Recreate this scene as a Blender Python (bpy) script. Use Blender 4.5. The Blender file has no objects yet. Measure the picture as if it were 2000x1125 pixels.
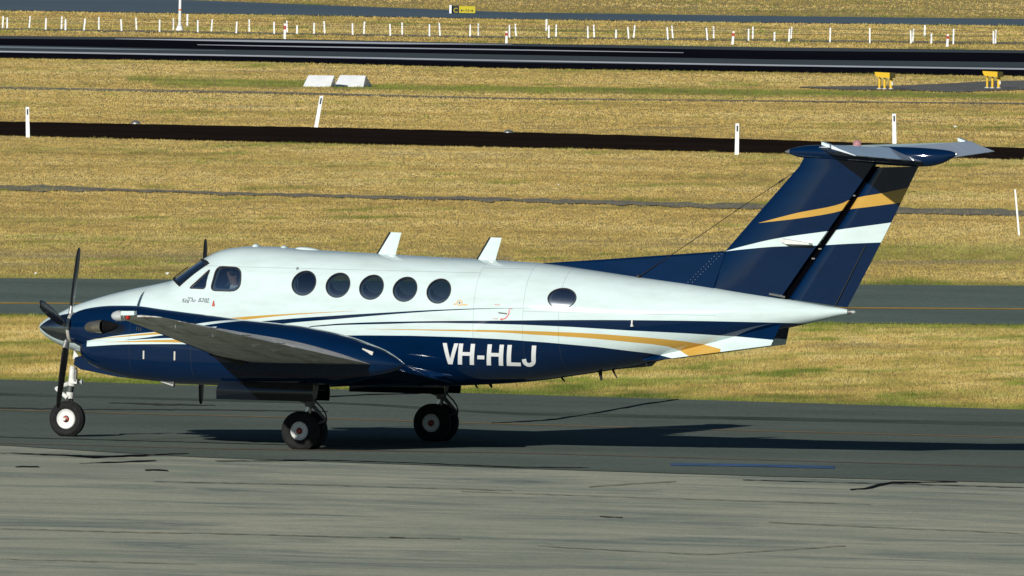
import bpy, bmesh, math, random
import numpy as np
from mathutils import Vector, Matrix

random.seed(7)
rng = np.random.default_rng(11)
R = math.radians
scene = bpy.context.scene
COL = scene.collection

# ------------------------------------------------------------------ camera
DIST, YAW, ELEV, ROLL, FPX = 320.0, R(20.73), 0.0301, 0.0172, 44288.0
CAM = np.array([DIST * math.sin(YAW), -DIST * math.cos(YAW), DIST * ELEV])


def cam_basis():
    u, v = (727.5 - 1000) / FPX, -(869.5 - 562.5) / FPX
    u2 = u * math.cos(ROLL) - v * math.sin(ROLL)
    v2 = u * math.sin(ROLL) + v * math.cos(ROLL)
    az = math.atan2(-CAM[1], -CAM[0])
    el = math.atan2(-CAM[2], math.hypot(CAM[0], CAM[1]))
    az += math.atan(u2)
    el -= math.atan(v2)
    f = np.array([math.cos(el) * math.cos(az), math.cos(el) * math.sin(az), math.sin(el)])
    r = np.cross(f, [0, 0, 1.0]); r /= np.linalg.norm(r)
    up = np.cross(r, f)
    cr = math.cos(ROLL) * r + math.sin(ROLL) * up
    cu = -math.sin(ROLL) * r + math.cos(ROLL) * up
    return f, cr, cu


CF, CR, CU = cam_basis()
cam_data = bpy.data.cameras.new("camera")
cam_data.sensor_width = 36.0
cam_data.lens = 36.0 * FPX / 2000.0
cam_data.clip_start = 1.0
cam_data.clip_end = 30000.0
cam = bpy.data.objects.new("camera", cam_data)
COL.objects.link(cam)
M = Matrix(((CR[0], CU[0], -CF[0], CAM[0]), (CR[1], CU[1], -CF[1], CAM[1]),
            (CR[2], CU[2], -CF[2], CAM[2]), (0, 0, 0, 1)))
cam.matrix_world = M
scene.camera = cam

# ------------------------------------------------------------------ sky and sun
SUN_EL = R(18.5)
SHADOW_ANGLE = R(62.0)          # shadows run to the right of the view and away from it
LV = np.array([-math.sin(YAW), math.cos(YAW), 0]); RV = np.array([math.cos(YAW), math.sin(YAW), 0])
sh = math.cos(SHADOW_ANGLE) * RV + math.sin(SHADOW_ANGLE) * LV
to_sun = Vector((-sh[0] * math.cos(SUN_EL), -sh[1] * math.cos(SUN_EL), math.sin(SUN_EL)))
world = bpy.data.worlds.new("World")
scene.world = world
world.use_nodes = True
wn = world.node_tree
sky = wn.nodes.new("ShaderNodeTexSky")
sky.sky_type = 'NISHITA'
sky.sun_disc = False
sky.sun_elevation = SUN_EL
sky.sun_rotation = math.atan2(to_sun.x, to_sun.y)
sky.air_density = 0.85
sky.dust_density = 0.0
sky.ozone_density = 3.0
bg = wn.nodes["Background"]
bg.inputs["Strength"].default_value = 0.05
wn.links.new(sky.outputs[0], bg.inputs[0])
sun_data = bpy.data.lights.new("sun", 'SUN')
sun_data.energy = 5.0
sun_data.angle = R(0.5)
sun_data.color = (1.0, 0.975, 0.92)
sun = bpy.data.objects.new("sun", sun_data)
sun.rotation_euler = to_sun.to_track_quat('Z', 'Y').to_euler()
COL.objects.link(sun)
scene.view_settings.view_transform = 'Standard'
scene.view_settings.look = 'None'
scene.view_settings.exposure = -0.17
scene.view_settings.gamma = 1.0
scene.render.resolution_x, scene.render.resolution_y = 1024, 576


# ------------------------------------------------------------------ projection of photo points on real planes
def ray(px, py):
    px = np.asarray(px, float); py = np.asarray(py, float)
    u = (px - 1000) / FPX; v = -(py - 562.5) / FPX
    return CF + u[..., None] * CR + v[..., None] * CU


def at(px, py, Y=0.0):
    d = ray(px, py); t = (Y - CAM[1]) / d[1]
    p = CAM + d * t
    return Vector((p[0], Y, p[2]))


def gr(px, py, z=0.0):
    d = ray(px, py); t = (z - CAM[2]) / d[..., 2]
    p = CAM + d * t[..., None] if np.ndim(t) else CAM + d * t
    return p


def pix(p):
    q = np.asarray(p, float) - CAM
    zc = q @ CF
    return 1000 + FPX * (q @ CR) / zc, 562.5 - FPX * (q @ CU) / zc


def scale_at(p):
    return FPX / ((np.asarray(p, float) - CAM) @ CF)      # photo pixels per metre there


def pchip(x, y, xq):
    x = np.asarray(x, float); y = np.asarray(y, float); xq = np.asarray(xq, float)
    h = np.diff(x); dl = np.diff(y) / h
    m = np.zeros_like(x)
    for i in range(1, len(x) - 1):
        if dl[i - 1] * dl[i] > 0:
            w1 = 2 * h[i] + h[i - 1]; w2 = h[i] + 2 * h[i - 1]
            m[i] = (w1 + w2) / (w1 / dl[i - 1] + w2 / dl[i])
    m[0] = dl[0]; m[-1] = dl[-1]
    xq = np.clip(xq, x[0], x[-1])
    k = np.clip(np.searchsorted(x, xq) - 1, 0, len(x) - 2)
    t = (xq - x[k]) / h[k]
    return ((1 + 2 * t) * (1 - t) ** 2 * y[k] + t * (1 - t) ** 2 * h[k] * m[k]
            + t * t * (3 - 2 * t) * y[k + 1] + t * t * (t - 1) * h[k] * m[k + 1])


# ------------------------------------------------------------------ node helpers and materials
class NT:
    def __init__(self, name):
        self.m = bpy.data.materials.new(name); self.m.use_nodes = True
        self.t = self.m.node_tree; self.n = self.t.nodes
        self.b = self.n["Principled BSDF"]

    def node(self, kind, **kw):
        nd = self.n.new(kind)
        for k, v in kw.items():
            setattr(nd, k, v)
        return nd

    def put(self, v, sock):
        if hasattr(v, "is_output"):
            self.t.links.new(v, sock)
        else:
            sock.default_value = v

    def math(self, op, a, b=0.0, c=0.0):
        nd = self.node("ShaderNodeMath", operation=op)
        self.put(a, nd.inputs[0]); self.put(b, nd.inputs[1]); self.put(c, nd.inputs[2])
        return nd.outputs[0]

    def mix(self, f, a, b, mode='MIX'):
        nd = self.node("ShaderNodeMix", data_type='RGBA', blend_type=mode)
        self.put(f, nd.inputs[0])
        self.put(a if hasattr(a, "is_output") else (*a, 1), nd.inputs[6])
        self.put(b if hasattr(b, "is_output") else (*b, 1), nd.inputs[7])
        return nd.outputs[2]

    def coords(self):
        return self.node("ShaderNodeTexCoord").outputs["Object"]

    def xyz(self, v):
        nd = self.node("ShaderNodeSeparateXYZ"); self.t.links.new(v, nd.inputs[0])
        return nd.outputs

    def mapping(self, v, scale=(1, 1, 1), rot=(0, 0, 0)):
        nd = self.node("ShaderNodeMapping"); self.t.links.new(v, nd.inputs[0])
        nd.inputs["Scale"].default_value = scale; nd.inputs["Rotation"].default_value = rot
        return nd.outputs[0]

    def noise(self, v, scale, detail=4, rough=0.55, dist=0.0):
        nd = self.node("ShaderNodeTexNoise"); self.t.links.new(v, nd.inputs["Vector"])
        nd.inputs["Scale"].default_value = scale; nd.inputs["Detail"].default_value = detail
        nd.inputs["Roughness"].default_value = rough; nd.inputs["Distortion"].default_value = dist
        return nd.outputs["Fac"]

    def ramp(self, f, stops):
        nd = self.node("ShaderNodeValToRGB"); self.t.links.new(f, nd.inputs[0])
        e = nd.color_ramp.elements
        while len(e) < len(stops):
            e.new(0.5)
        for i, (p, c) in enumerate(stops):
            e[i].position = p
            e[i].color = (*c, 1) if len(c) == 3 else c
        return nd.outputs[0]

    def curve(self, xn, pts):
        nd = self.node("ShaderNodeFloatCurve")
        cv = nd.mapping.curves[0]
        while len(cv.points) < len(pts):
            cv.points.new(0.5, 0.5)
        for p, (a, b) in zip(cv.points, pts):
            p.location = (a, b); p.handle_type = 'VECTOR'
        nd.mapping.update()
        nd.inputs[0].default_value = 1.0
        self.t.links.new(xn, nd.inputs[1])
        return nd.outputs[0]

    def bump(self, h, strength, dist=0.01):
        nd = self.node("ShaderNodeBump"); self.t.links.new(h, nd.inputs["Height"])
        nd.inputs["Strength"].default_value = strength; nd.inputs["Distance"].default_value = dist
        self.t.links.new(nd.outputs[0], self.b.inputs["Normal"])

    def set(self, **kw):
        for k, v in kw.items():
            self.put(v, self.b.inputs[k.replace("_", " ")])
        return self.m


def simple(name, col, rough=0.5, metal=0.0, coat=0.0, var=0.12, scale=6.0, spec=0.5):
    """plain surface with a little procedural grime and tone variation"""
    t = NT(name)
    c = t.coords()
    f = t.noise(c, scale, 5, 0.6)
    lo = tuple(x * (1 - var) for x in col); hi = tuple(min(1, x * (1 + var)) for x in col)
    t.set(Base_Color=t.ramp(f, [(0.3, lo), (0.7, hi)]), Roughness=rough, Metallic=metal, Coat_Weight=coat,
          Coat_Roughness=0.04)
    t.b.inputs["Specular IOR Level"].default_value = spec
    return t.m


NAVY = (0.0005, 0.0125, 0.047)
WHITE = (0.635, 0.755, 0.735)
GOLD = (0.56, 0.33, 0.065)

X0L, X1L, Z0L, Z1L = -6.0, 11.0, 0.0, 5.0     # ranges mapped to 0..1 for the livery curves


def livery(name, base, bands, lines=(), soot=None, zlines=(), wave=0.42):
    """gloss paint; each band = (colour, upper edge [(x,z)], lower edge [(x,z)]) on the side view of the aircraft"""
    t = NT(name)
    co = t.coords(); s = t.xyz(co)
    xn = t.math('DIVIDE', t.math('SUBTRACT', s[0], X0L), X1L - X0L)
    zn = t.math('DIVIDE', t.math('SUBTRACT', s[2], Z0L), Z1L - Z0L)
    col = base
    for c, up, lo in bands:
        def pts(lst):
            lst = sorted(lst)
            xs = [p[0] for p in lst]; zs = [p[1] for p in lst]
            q = np.linspace(xs[0], xs[-1], 22) if len(xs) > 2 else np.array(xs)
            zq = pchip(xs, zs, q) if len(xs) > 2 else np.array(zs)
            return [((a - X0L) / (X1L - X0L), (b - Z0L) / (Z1L - Z0L)) for a, b in zip(q, zq)], xs[0], xs[-1]
        pu, ua, ub = pts(up); pl, la, lb = pts(lo)
        m = t.math('MULTIPLY', t.math('LESS_THAN', zn, t.curve(xn, pu)), t.math('GREATER_THAN', zn, t.curve(xn, pl)))
        m = t.math('MULTIPLY', m, t.math('GREATER_THAN', s[0], max(ua, la)))
        m = t.math('MULTIPLY', m, t.math('LESS_THAN', s[0], min(ub, lb)))
        col = t.mix(m, col, c)
    for xl in lines:
        m = t.math('LESS_THAN', t.math('ABSOLUTE', t.math('SUBTRACT', s[0], xl)), 0.0045)
        col = t.mix(t.math('MULTIPLY', m, 0.28), col, (0.05, 0.05, 0.05))
    for (xa, xb, zl) in zlines:
        m = t.math('LESS_THAN', t.math('ABSOLUTE', t.math('SUBTRACT', s[2], zl)), 0.0045)
        m = t.math('MULTIPLY', m, t.math('GREATER_THAN', s[0], xa)); m = t.math('MULTIPLY', m, t.math('LESS_THAN', s[0], xb))
        col = t.mix(t.math('MULTIPLY', m, 0.28), col, (0.05, 0.05, 0.05))
    if soot:
        xa, za, lx, lz = soot
        a = t.math('DIVIDE', t.math('SUBTRACT', s[0], xa), lx); b = t.math('DIVIDE', t.math('SUBTRACT', s[2], za), lz)
        d = t.math('ADD', t.math('MULTIPLY', a, a), t.math('MULTIPLY', b, b))
        f = t.math('SUBTRACT', 1.0, d); f = t.math('MAXIMUM', f, 0.0)
        f = t.math('MINIMUM', t.math('MULTIPLY', f, t.math('ADD', 0.6, t.math('MULTIPLY', t.noise(co, 9), 1.6))), 0.95)
        col = t.mix(f, col, (0.006, 0.006, 0.006))
    grime = t.noise(t.mapping(co, (0.5, 1, 2.4)), 3.2, 6, 0.65)
    col = t.mix(t.ramp(grime, [(0.40, (0, 0, 0)), (0.80, (0.40, 0.40, 0.40))]), col, (0.62, 0.60, 0.54), 'MULTIPLY')
    rough = t.math('ADD', 0.30, t.math('MULTIPLY', t.noise(co, 5, 5), 0.16))
    t.set(Base_Color=col, Roughness=rough, Coat_Weight=1.0, Coat_Roughness=0.07)
    t.b.inputs["Coat IOR"].default_value = 1.6
    t.b.inputs["Specular IOR Level"].default_value = 0.0
    t.bump(t.noise(t.mapping(co, (1, 1, 1)), 2.2, 3, 0.5), wave, 0.02)
    return t.m


# ------------------------------------------------------------------ mesh helpers
def tagged(o, label=None, cat=None, group=None, kind=None):
    for k, v in (("label", label), ("category", cat), ("group", group), ("kind", kind)):
        if v:
            o[k] = v
    return o


def mesh_obj(name, verts, faces, mat, parent=None, smooth=True, angle=35, loc=None):
    me = bpy.data.meshes.new(name)
    me.from_pydata([tuple(v) for v in verts], [], [tuple(f) for f in faces])
    bm = bmesh.new(); bm.from_mesh(me)
    bmesh.ops.recalc_face_normals(bm, faces=bm.faces)
    bm.to_mesh(me); bm.free()
    if smooth:
        me.shade_smooth(); me.set_sharp_from_angle(angle=R(angle))
    for m in (mat if isinstance(mat, (list, tuple)) else [mat]):
        me.materials.append(m)
    o = bpy.data.objects.new(name, me)
    COL.objects.link(o)
    if parent is not None:
        o.parent = parent
    if loc is not None:
        o.location = loc
    return o


def empty(name, loc=(0, 0, 0), parent=None):
    o = bpy.data.objects.new(name, None); o.empty_display_size = 0.2
    COL.objects.link(o); o.location = loc
    if parent is not None:
        o.parent = parent
    return o


class MB:
    """collects shapes that make up one part"""
    def __init__(self):
        self.v = []; self.f = []

    def add(self, vs, fs):
        k = len(self.v); self.v += [tuple(p) for p in vs]; self.f += [tuple(i + k for i in f) for f in fs]
        return self

    def rings(self, rings, cap0=True, cap1=True, closed=True):
        n = len(rings[0]); vs = [p for r in rings for p in r]; fs = []
        for i in range(len(rings) - 1):
            for j in range(n if closed else n - 1):
                a, b = i * n + j, i * n + (j + 1) % n
                fs.append((a, b, b + n, a + n))
        if cap0: fs.append(tuple(range(n))[::-1])
        if cap1: fs.append(tuple((len(rings) - 1) * n + j for j in range(n)))
        return self.add(vs, fs)

    def tube(self, path, rad, n=12, flat=(1, 1), cap=True):
        path = [Vector(p) for p in path]
        if not hasattr(rad, "__len__"): rad = [rad] * len(path)
        rings = []; prev = None
        for i, p in enumerate(path):
            d = (path[min(i + 1, len(path) - 1)] - path[max(i - 1, 0)]).normalized()
            if prev is None:
                a = d.orthogonal().normalized()
                if abs(d.z) < 0.9: a = Vector((0, 0, 1)) - d * d.z; a.normalize()
            else:
                a = (prev - d * prev.dot(d)).normalized()
            prev = a; b = d.cross(a)
            rings.append([p + (a * math.cos(t) * flat[0] + b * math.sin(t) * flat[1]) * rad[i]
                          for t in np.linspace(0, 2 * math.pi, n, endpoint=False)])
        return self.rings(rings, cap, cap)

    def lathe(self, prof, origin, axis='Y', n=40, cap=False):
        """prof = [(along, radius)] round an axis through origin"""
        o = Vector(origin); rings = []
        for h, r in prof:
            rg = []
            for t in np.linspace(0, 2 * math.pi, n, endpoint=False):
                c, s = r * math.cos(t), r * math.sin(t)
                rg.append(o + (Vector((c, h, s)) if axis == 'Y' else Vector((h, c, s)) if axis == 'X' else Vector((c, s, h))))
            rings.append(rg)
        return self.rings(rings, cap, cap)

    def box(self, c, s, rot=None):
        c = Vector(c); vs = []
        for x in (-1, 1):
            for y in (-1, 1):
                for z in (-1, 1):
                    p = Vector((x * s[0] / 2, y * s[1] / 2, z * s[2] / 2))
                    if rot is not None: p = rot @ p
                    vs.append(c + p)
        return self.add(vs, [(0, 1, 3, 2), (4, 6, 7, 5), (0, 4, 5, 1), (2, 3, 7, 6), (0, 2, 6, 4), (1, 5, 7, 3)])

    def plate(self, pts, off):
        """polygon given in space, thickened by the vector off"""
        off = Vector(off); n = len(pts); a = [Vector(p) - off / 2 for p in pts]; b = [p + off for p in a]
        return self.add(a + b, [tuple(range(n)), tuple(range(2 * n - 1, n - 1, -1))] +
                        [(i, (i + 1) % n, n + (i + 1) % n, n + i) for i in range(n)])

    def build(self, name, mat, parent=None, **kw):
        return mesh_obj(name, self.v, self.f, mat, parent, **kw)


def superring(X, yc, zc, w, h, n=2.3, k=48):
    out = []
    for t in np.linspace(0, 2 * math.pi, k, endpoint=False):
        c, s = math.cos(t), math.sin(t)
        out.append(Vector((X, yc + w * math.copysign(abs(c) ** (2 / n), c), zc + h * math.copysign(abs(s) ** (2 / n), s))))
    return out


def airfoil(le, te, thick, f0=0.0, f1=1.0, n=14, camber=0.018, ydir=None):
    """closed section between the points le and te (Vectors); f0..f1 = part of the chord; thickness ratio 'thick'.
    ydir = direction of the thickness (default: up, square to the chord in the x-z plane)"""
    le = Vector(le); te = Vector(te); ch = te - le; c = ch.length; d = ch / c
    nrm = ydir if ydir is not None else Vector((-d.z, 0, d.x)).normalized()
    if ydir is None and nrm.z < 0: nrm = -nrm

    def half(x):
        return 5 * thick * (0.2969 * math.sqrt(max(x, 0)) - 0.126 * x - 0.3516 * x * x + 0.2843 * x ** 3 - 0.1030 * x ** 4)
    xs = [f0 + (f1 - f0) * (0.5 - 0.5 * math.cos(math.pi * i / n)) for i in range(n + 1)]
    if f0 > 0: xs = [f0 + (f1 - f0) * i / n for i in range(n + 1)]
    cam_ = lambda x: camber * 4 * x * (1 - x)
    up = [le + d * x * c + nrm * (cam_(x) + half(x)) * c for x in xs]
    dn = [le + d * x * c + nrm * (cam_(x) - half(x)) * c for x in xs]
    return up + dn[::-1][(1 if f1 >= 1 and False else 0):]


# ================================================================== GROUND
def line_y(pts, px):
    xs = [p[0] for p in pts]; ys = [p[1] for p in pts]
    px = np.asarray(px, float)
    y = np.interp(px, xs, ys)
    a = b = (ys[-1] - ys[0]) / (xs[-1] - xs[0])
    y = np.where(px < xs[0], ys[0] + a * (px - xs[0]), y)
    return np.where(px > xs[-1], ys[-1] + b * (px - xs[-1]), y)


EDGE = {
    'apron': [(0, 869), (200, 882), (400, 893), (1000, 914), (1500, 930), (2000, 943)],
    'taxi_far': [(0, 741), (530, 757), (1000, 770), (2000, 800)],
    'back_near': [(0, 613), (1000, 625), (2000, 634)],
    'back_far': [(0, 543), (1000, 551), (2000, 558)],
    'dark_near': [(0, 264), (700, 281), (1200, 291), (2000, 311)],
    'dark_far': [(0, 237), (700, 250), (1200, 263), (2000, 289)],
    'run_near': [(0, 113), (500, 120), (1000, 133), (1500, 140), (2000, 148)],
    'run_far': [(0, 70), (500, 75), (1000, 85), (1500, 92), (2000, 98)],
    'top_near': [(0, 20), (500, 28), (1000, 37), (1500, 44), (2000, 50)],
    'top_far': [(0, -10), (400, 1), (1000, 24), (1500, 31), (2000, 37)],
}

# materials of the ground
t = NT("dry_field_soil")
c = t.coords()
f1 = t.noise(c, 0.18, 6, 0.62); f2 = t.noise(c, 2.2, 5, 0.6)
colr = t.ramp(f1, [(0.25, (0.37, 0.275, 0.10)), (0.5, (0.50, 0.38, 0.14)), (0.75, (0.56, 0.44, 0.18))])
colr = t.mix(t.math('MULTIPLY', t.math('GREATER_THAN', f2, 0.6), 0.45), colr, (0.12, 0.115, 0.04))
t.set(Base_Color=colr, Roughness=0.95); t.b.inputs["Specular IOR Level"].default_value = 0.1
t.bump(f2, 0.8, 0.05)
M_SOIL = t.m


def asphalt(name, lo, hi, grain=60, patch=0.35, rough=0.9, streak=None, grit=1.0):
    t = NT(name); c = t.coords()
    a = t.noise(c, patch, 7, 0.65); g = t.noise(c, grain, 3, 0.75); g2 = t.noise(c, grain * 0.28, 3, 0.7)
    col = t.ramp(a, [(0.28, lo), (0.72, hi)])
    if streak:
        rot = (0, 0, -0.30)
        s0 = t.noise(t.mapping(c, (0.13, 0.17, 1), rot), 1.0, 8, 0.72, 0.8)
        col = t.mix(t.ramp(s0, [(0.38, (0, 0, 0)), (0.62, (0.9, 0.9, 0.9))]), col, streak)
        s1 = t.noise(t.mapping(c, (0.20, 0.42, 1), rot), 1.0, 8, 0.70, 0.8)
        col = t.mix(t.ramp(s1, [(0.48, (0, 0, 0)), (0.70, (0.95, 0.95, 0.95))]), col, (lo[0] * 0.55, lo[1] * 0.66, lo[2] * 0.78))
        s2 = t.noise(t.mapping(c, (0.5, 1.3, 1), rot), 1.0, 7, 0.70)
        col = t.mix(t.ramp(s2, [(0.55, (0, 0, 0)), (0.78, (0.55, 0.55, 0.55))]), col, tuple(x * 1.25 for x in streak))
    gr_ = t.ramp(g, [(0.32, (0.55, 0.55, 0.55)), (0.5, (1, 1, 1)), (0.70, (1.5, 1.5, 1.5))])
    col = t.mix(grit * 0.75, col, gr_, 'MULTIPLY')
    gr2 = t.ramp(g2, [(0.30, (0.72, 0.72, 0.72)), (0.5, (1, 1, 1)), (0.72, (1.22, 1.22, 1.22))])
    col = t.mix(grit * 0.8, col, gr2, 'MULTIPLY')
    t.set(Base_Color=col, Roughness=rough); t.b.inputs["Specular IOR Level"].default_value = 0.0
    t.bump(g, 0.5, 0.006)
    return t.m


M_APRON = asphalt("apron_pavement", (0.31, 0.335, 0.265), (0.42, 0.435, 0.325), 30, 0.22, streak=(0.57, 0.55, 0.40), grit=0.6)
M_TAXI = asphalt("taxiway_asphalt", (0.120, 0.146, 0.124), (0.185, 0.214, 0.18), 32, 0.20)
M_BACK = asphalt("old_grey_asphalt", (0.135, 0.175, 0.152), (0.19, 0.24, 0.205), 22, 0.2)
M_RUN = asphalt("runway_asphalt", (0.075, 0.098, 0.108), (0.105, 0.128, 0.138), 30, 0.05)
M_RUBBER = asphalt("rubber_blackened_asphalt", (0.007, 0.0075, 0.012), (0.012, 0.012, 0.018), 30, 0.05)
M_DARKSTRIP = asphalt("near_black_brown_surface", (0.014, 0.0098, 0.0075), (0.030, 0.021, 0.016), 9, 0.25)
M_TOP = asphalt("far_blue_grey_asphalt", (0.115, 0.165, 0.20), (0.145, 0.20, 0.235), 20, 0.05)
M_GRAVEL = asphalt("grey_gravel", (0.15, 0.15, 0.145), (0.24, 0.235, 0.22), 9, 0.6)
M_TAR = simple("black_tar", (0.006, 0.006, 0.007), 0.8, var=0.4, scale=3, spec=0.05)
M_TARFADE = simple("worn_tar", (0.07, 0.072, 0.058), 0.8, var=0.6, scale=3, spec=0.05)
M_CRACK = simple("filled_crack", (0.15, 0.145, 0.105), 0.9, var=0.4, scale=1.5, spec=0.0)
M_TRACK = asphalt("dusty_gravel_track", (0.20, 0.195, 0.165), (0.31, 0.29, 0.22), 9, 0.25)
M_MARK = asphalt("tyre_darkened_asphalt", (0.060, 0.075, 0.064), (0.135, 0.165, 0.135), 32, 0.5)
M_YLINE = simple("worn_yellow_line", (0.25, 0.16, 0.05), 0.8, var=0.35, scale=2)
M_YLINE3 = simple("clear_yellow_line", (0.52, 0.33, 0.08), 0.8, var=0.25, scale=2, spec=0.0)
M_YLINE2 = simple("faded_ochre_line", (0.14, 0.10, 0.055), 0.8, var=0.4, scale=2)
M_WLINE = simple("white_runway_paint", (0.72, 0.74, 0.76), 0.7, var=0.2, scale=0.3)
M_GLINE = simple("worn_white_runway_paint", (0.30, 0.36, 0.38), 0.7, var=0.3, scale=0.3)
M_BLUE = simple("blue_apron_paint", (0.02, 0.085, 0.22), 0.6, var=0.55, scale=2.5)


def struct(name, verts, faces, mat, parent=None):
    o = mesh_obj(name, verts, faces, mat, parent, smooth=False)
    if parent is None:
        o["kind"] = "structure"
    return o


def strip(name, near, far, mat, z, parent=None, px0=-4000, px1=6000, n=240, rag=0.0):
    """sheet of pavement between two edges seen in the photo, laid on the ground"""
    xs = np.linspace(px0, px1, n)
    a = gr(xs, line_y(near, xs) if isinstance(near, list) else np.full(n, near), 0.0)
    b = gr(xs, line_y(far, xs) if isinstance(far, list) else np.full(n, far), 0.0)
    if rag:
        a = a + LV * np.interp(xs, np.linspace(px0, px1, 540), rng.normal(0, rag, 540))[:, None]
        b = b + LV * np.interp(xs, np.linspace(px0, px1, 540), rng.normal(0, rag, 540))[:, None]
    vs = [(p[0], p[1], z) for p in a] + [(p[0], p[1], z) for p in b]
    return struct(name, vs, [(i, i + 1, n + i + 1, n + i) for i in range(n - 1)], mat, parent)


def streak(name, pts, width_px, mat, z, parent, jitter=0.0):
    """thin painted or tar line; pts in photo pixels, width in photo pixels (real width on the ground)"""
    xs = np.arange(pts[0][0], pts[-1][0] + 0.1, 14 if jitter else 60)
    if xs[-1] < pts[-1][0]: xs = np.append(xs, pts[-1][0])
    y = line_y(pts, xs)
    w = np.full(len(xs), width_px) if not hasattr(width_px, "__len__") else np.interp(xs, [p[0] for p in pts], width_px)
    if jitter:
        y = y + rng.normal(0, jitter * 0.35, len(xs)); w = w * (1 + rng.uniform(-0.45, 0.45, len(xs)))
    a = gr(xs, y + w / 2); b = gr(xs, y - w / 2); n = len(xs)
    vs = [(p[0], p[1], z) for p in a] + [(p[0], p[1], z) for p in b]
    return struct(name, vs, [(i, i + 1, n + i + 1, n + i) for i in range(n - 1)], mat, parent)


g = 9000.0
struct("ground", [(-g, -600, -0.02), (g, -600, -0.02), (g, 2 * g, -0.02), (-g, 2 * g, -0.02)], [(0, 1, 2, 3)], M_SOIL)
apx = np.linspace(-4000, 6000, 120)
apf = gr(apx, line_y([(x, y - 6) for x, y in EDGE['apron']], apx))
# the apron runs on under and behind the viewpoint, as wide as the terminal side of an airfield
av = [(p[0], p[1], -0.008) for p in apf] + [(-500, -900, -0.008), (1000, -900, -0.008), (apf[0][0] - 400, apf[0][1] + 4, -0.008), (apf[-1][0] + 400, apf[-1][1] - 4, -0.008)]
apron = struct("apron", av, [tuple([120] + [122] + list(range(120)) + [123, 121])], M_APRON)
taxi = strip("taxiway", EDGE['apron'], EDGE['taxi_far'], M_TAXI, 0.0)
back = strip("back_taxiway", EDGE['back_near'], EDGE['back_far'], M_BACK, 0.0)
dark = strip("dark_strip", EDGE['dark_near'], EDGE['dark_far'], M_DARKSTRIP, 0.0, n=1000, rag=0.22)  # near-black brown band across the grass, with slightly ragged edges
runway = strip("runway", EDGE['run_near'], EDGE['run_far'], M_RUN, 0.0)
top = strip("far_taxiway", EDGE['top_near'], EDGE['top_far'], M_TOP, 0.0)
trackA = strip("gravel_track", [(0, 371), (250, 373), (500, 381), (1000, 393), (1700, 416), (2000, 421)],
               [(0, 362), (100, 361), (250, 369), (500, 377), (1000, 387), (1700, 404), (2000, 410)], M_TRACK, 0.0, n=1000, rag=0.7)
trackB = strip("gravel_track", [(0, 173), (500, 182), (1000, 193), (2000, 203)], [(0, 169), (500, 178), (1000, 190.5), (2000, 200.5)], M_TRACK, -0.004)
trackC = strip("gravel_track", [(0, 57.5), (500, 66), (1000, 74), (2000, 86)], [(0, 54.5), (500, 62.5), (1000, 71), (2000, 82)], M_TRACK, -0.004)
padst = [(1560, 170.5), (1650, 175.5), (1760, 176), (1870, 180), (1940, 177), (2000, 175)]
padft = [(1560, 169.5), (1650, 168.5), (1760, 167), (1850, 163), (1930, 158.5), (2000, 157)]
pad = strip("gravel_pad", padst, padft, M_GRAVEL, 0.004, px0=1562, px1=2300, n=60)

# runway bands and lines
E = EDGE['run_near']
rub = strip("rubber_band", E, [(0, 103), (500, 111), (1000, 122.5), (1500, 129), (2000, 137)], M_RUBBER, 0.006, runway)
rub2 = strip("rubber_band", [(0, 88), (500, 98), (1000, 107), (1500, 116), (2000, 121.5)],
             [(0, 75.5), (500, 80.5), (1000, 90), (1500, 99), (2000, 104)], M_RUBBER, 0.006, runway)
streak("edge_line", [(-4000, 33), (0, 101.3), (500, 109.8), (1000, 119.2), (1500, 128), (2000, 135.5), (6000, 204)], 3.0, M_WLINE, 0.012, runway)
streak("white_marking", [(225, 76.5), (500, 80.8), (760, 85), (1000, 87.6)], [0.8, 4.0, 3.6, 0.6], M_WLINE, 0.012, runway)
streak("white_marking", [(385, 88), (620, 92.2), (1000, 98), (1335, 103.5)], [0.9, 2.2, 2.0, 1.0], M_WLINE, 0.012, runway)
streak("white_marking", [(-700, 82), (0, 92.5), (250, 97), (440, 99.6)], [3.5, 3.5, 2.2, 0.4], M_GLINE, 0.012, runway)
# taxiway lines, seams, cracks
streak("yellow_centreline", [(-4000, 694), (0, 800.5), (300, 809), (540, 815), (1350, 838.5), (2000, 855), (6000, 962)], 1.7, M_YLINE, 0.004, taxi)
streak("ochre_line", [(-4000, 775), (0, 866), (450, 877), (1000, 884.5), (1350, 894.5), (1650, 903), (2000, 912.5), (6000, 1010)], 1.7, M_YLINE2, 0.004, taxi)
streak("yellow_centreline", [(-4000, 570), (0, 592), (1000, 597.5), (2000, 603.5), (6000, 626)], 2.4, M_YLINE3, 0.004, back)
streak("blue_stripe", [(1310, 907.5), (1450, 909), (1630, 913.5)], 5.0, M_BLUE, 0.006, taxi)
streak("tyre_mark", [(-900, 745), (0, 770), (700, 789), (1000, 808), (1500, 818), (2000, 829), (3000, 850)], [7, 5, 4, 5, 6, 7, 7], M_MARK, 0.003, taxi)
streak("tar_seam", [(-200, 795), (0, 797), (160, 800), (420, 801), (640, 804)], 1.6, M_TARFADE, 0.006, taxi, 0.7)
streak("tar_seam", [(960, 827), (1080, 820), (1170, 806), (1260, 789), (1325, 780)], [1.0, 1.9, 2.2, 2.0, 1.4], M_TAR, 0.006, taxi, 0.6)
streak("tar_seam", [(640, 775), (720, 771), (820, 769)], 1.6, M_TAR, 0.006, taxi, 0.5)
streak("tar_seam", [(210, 787), (300, 790), (420, 792)], [0.6, 3.5, 1], M_TARFADE, 0.0065, taxi, 1.0)
streak("tar_seam", [(-600, 842), (0, 854), (300, 862), (700, 873)], 1.1, M_TARFADE, 0.006, taxi, 0.5)
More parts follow.
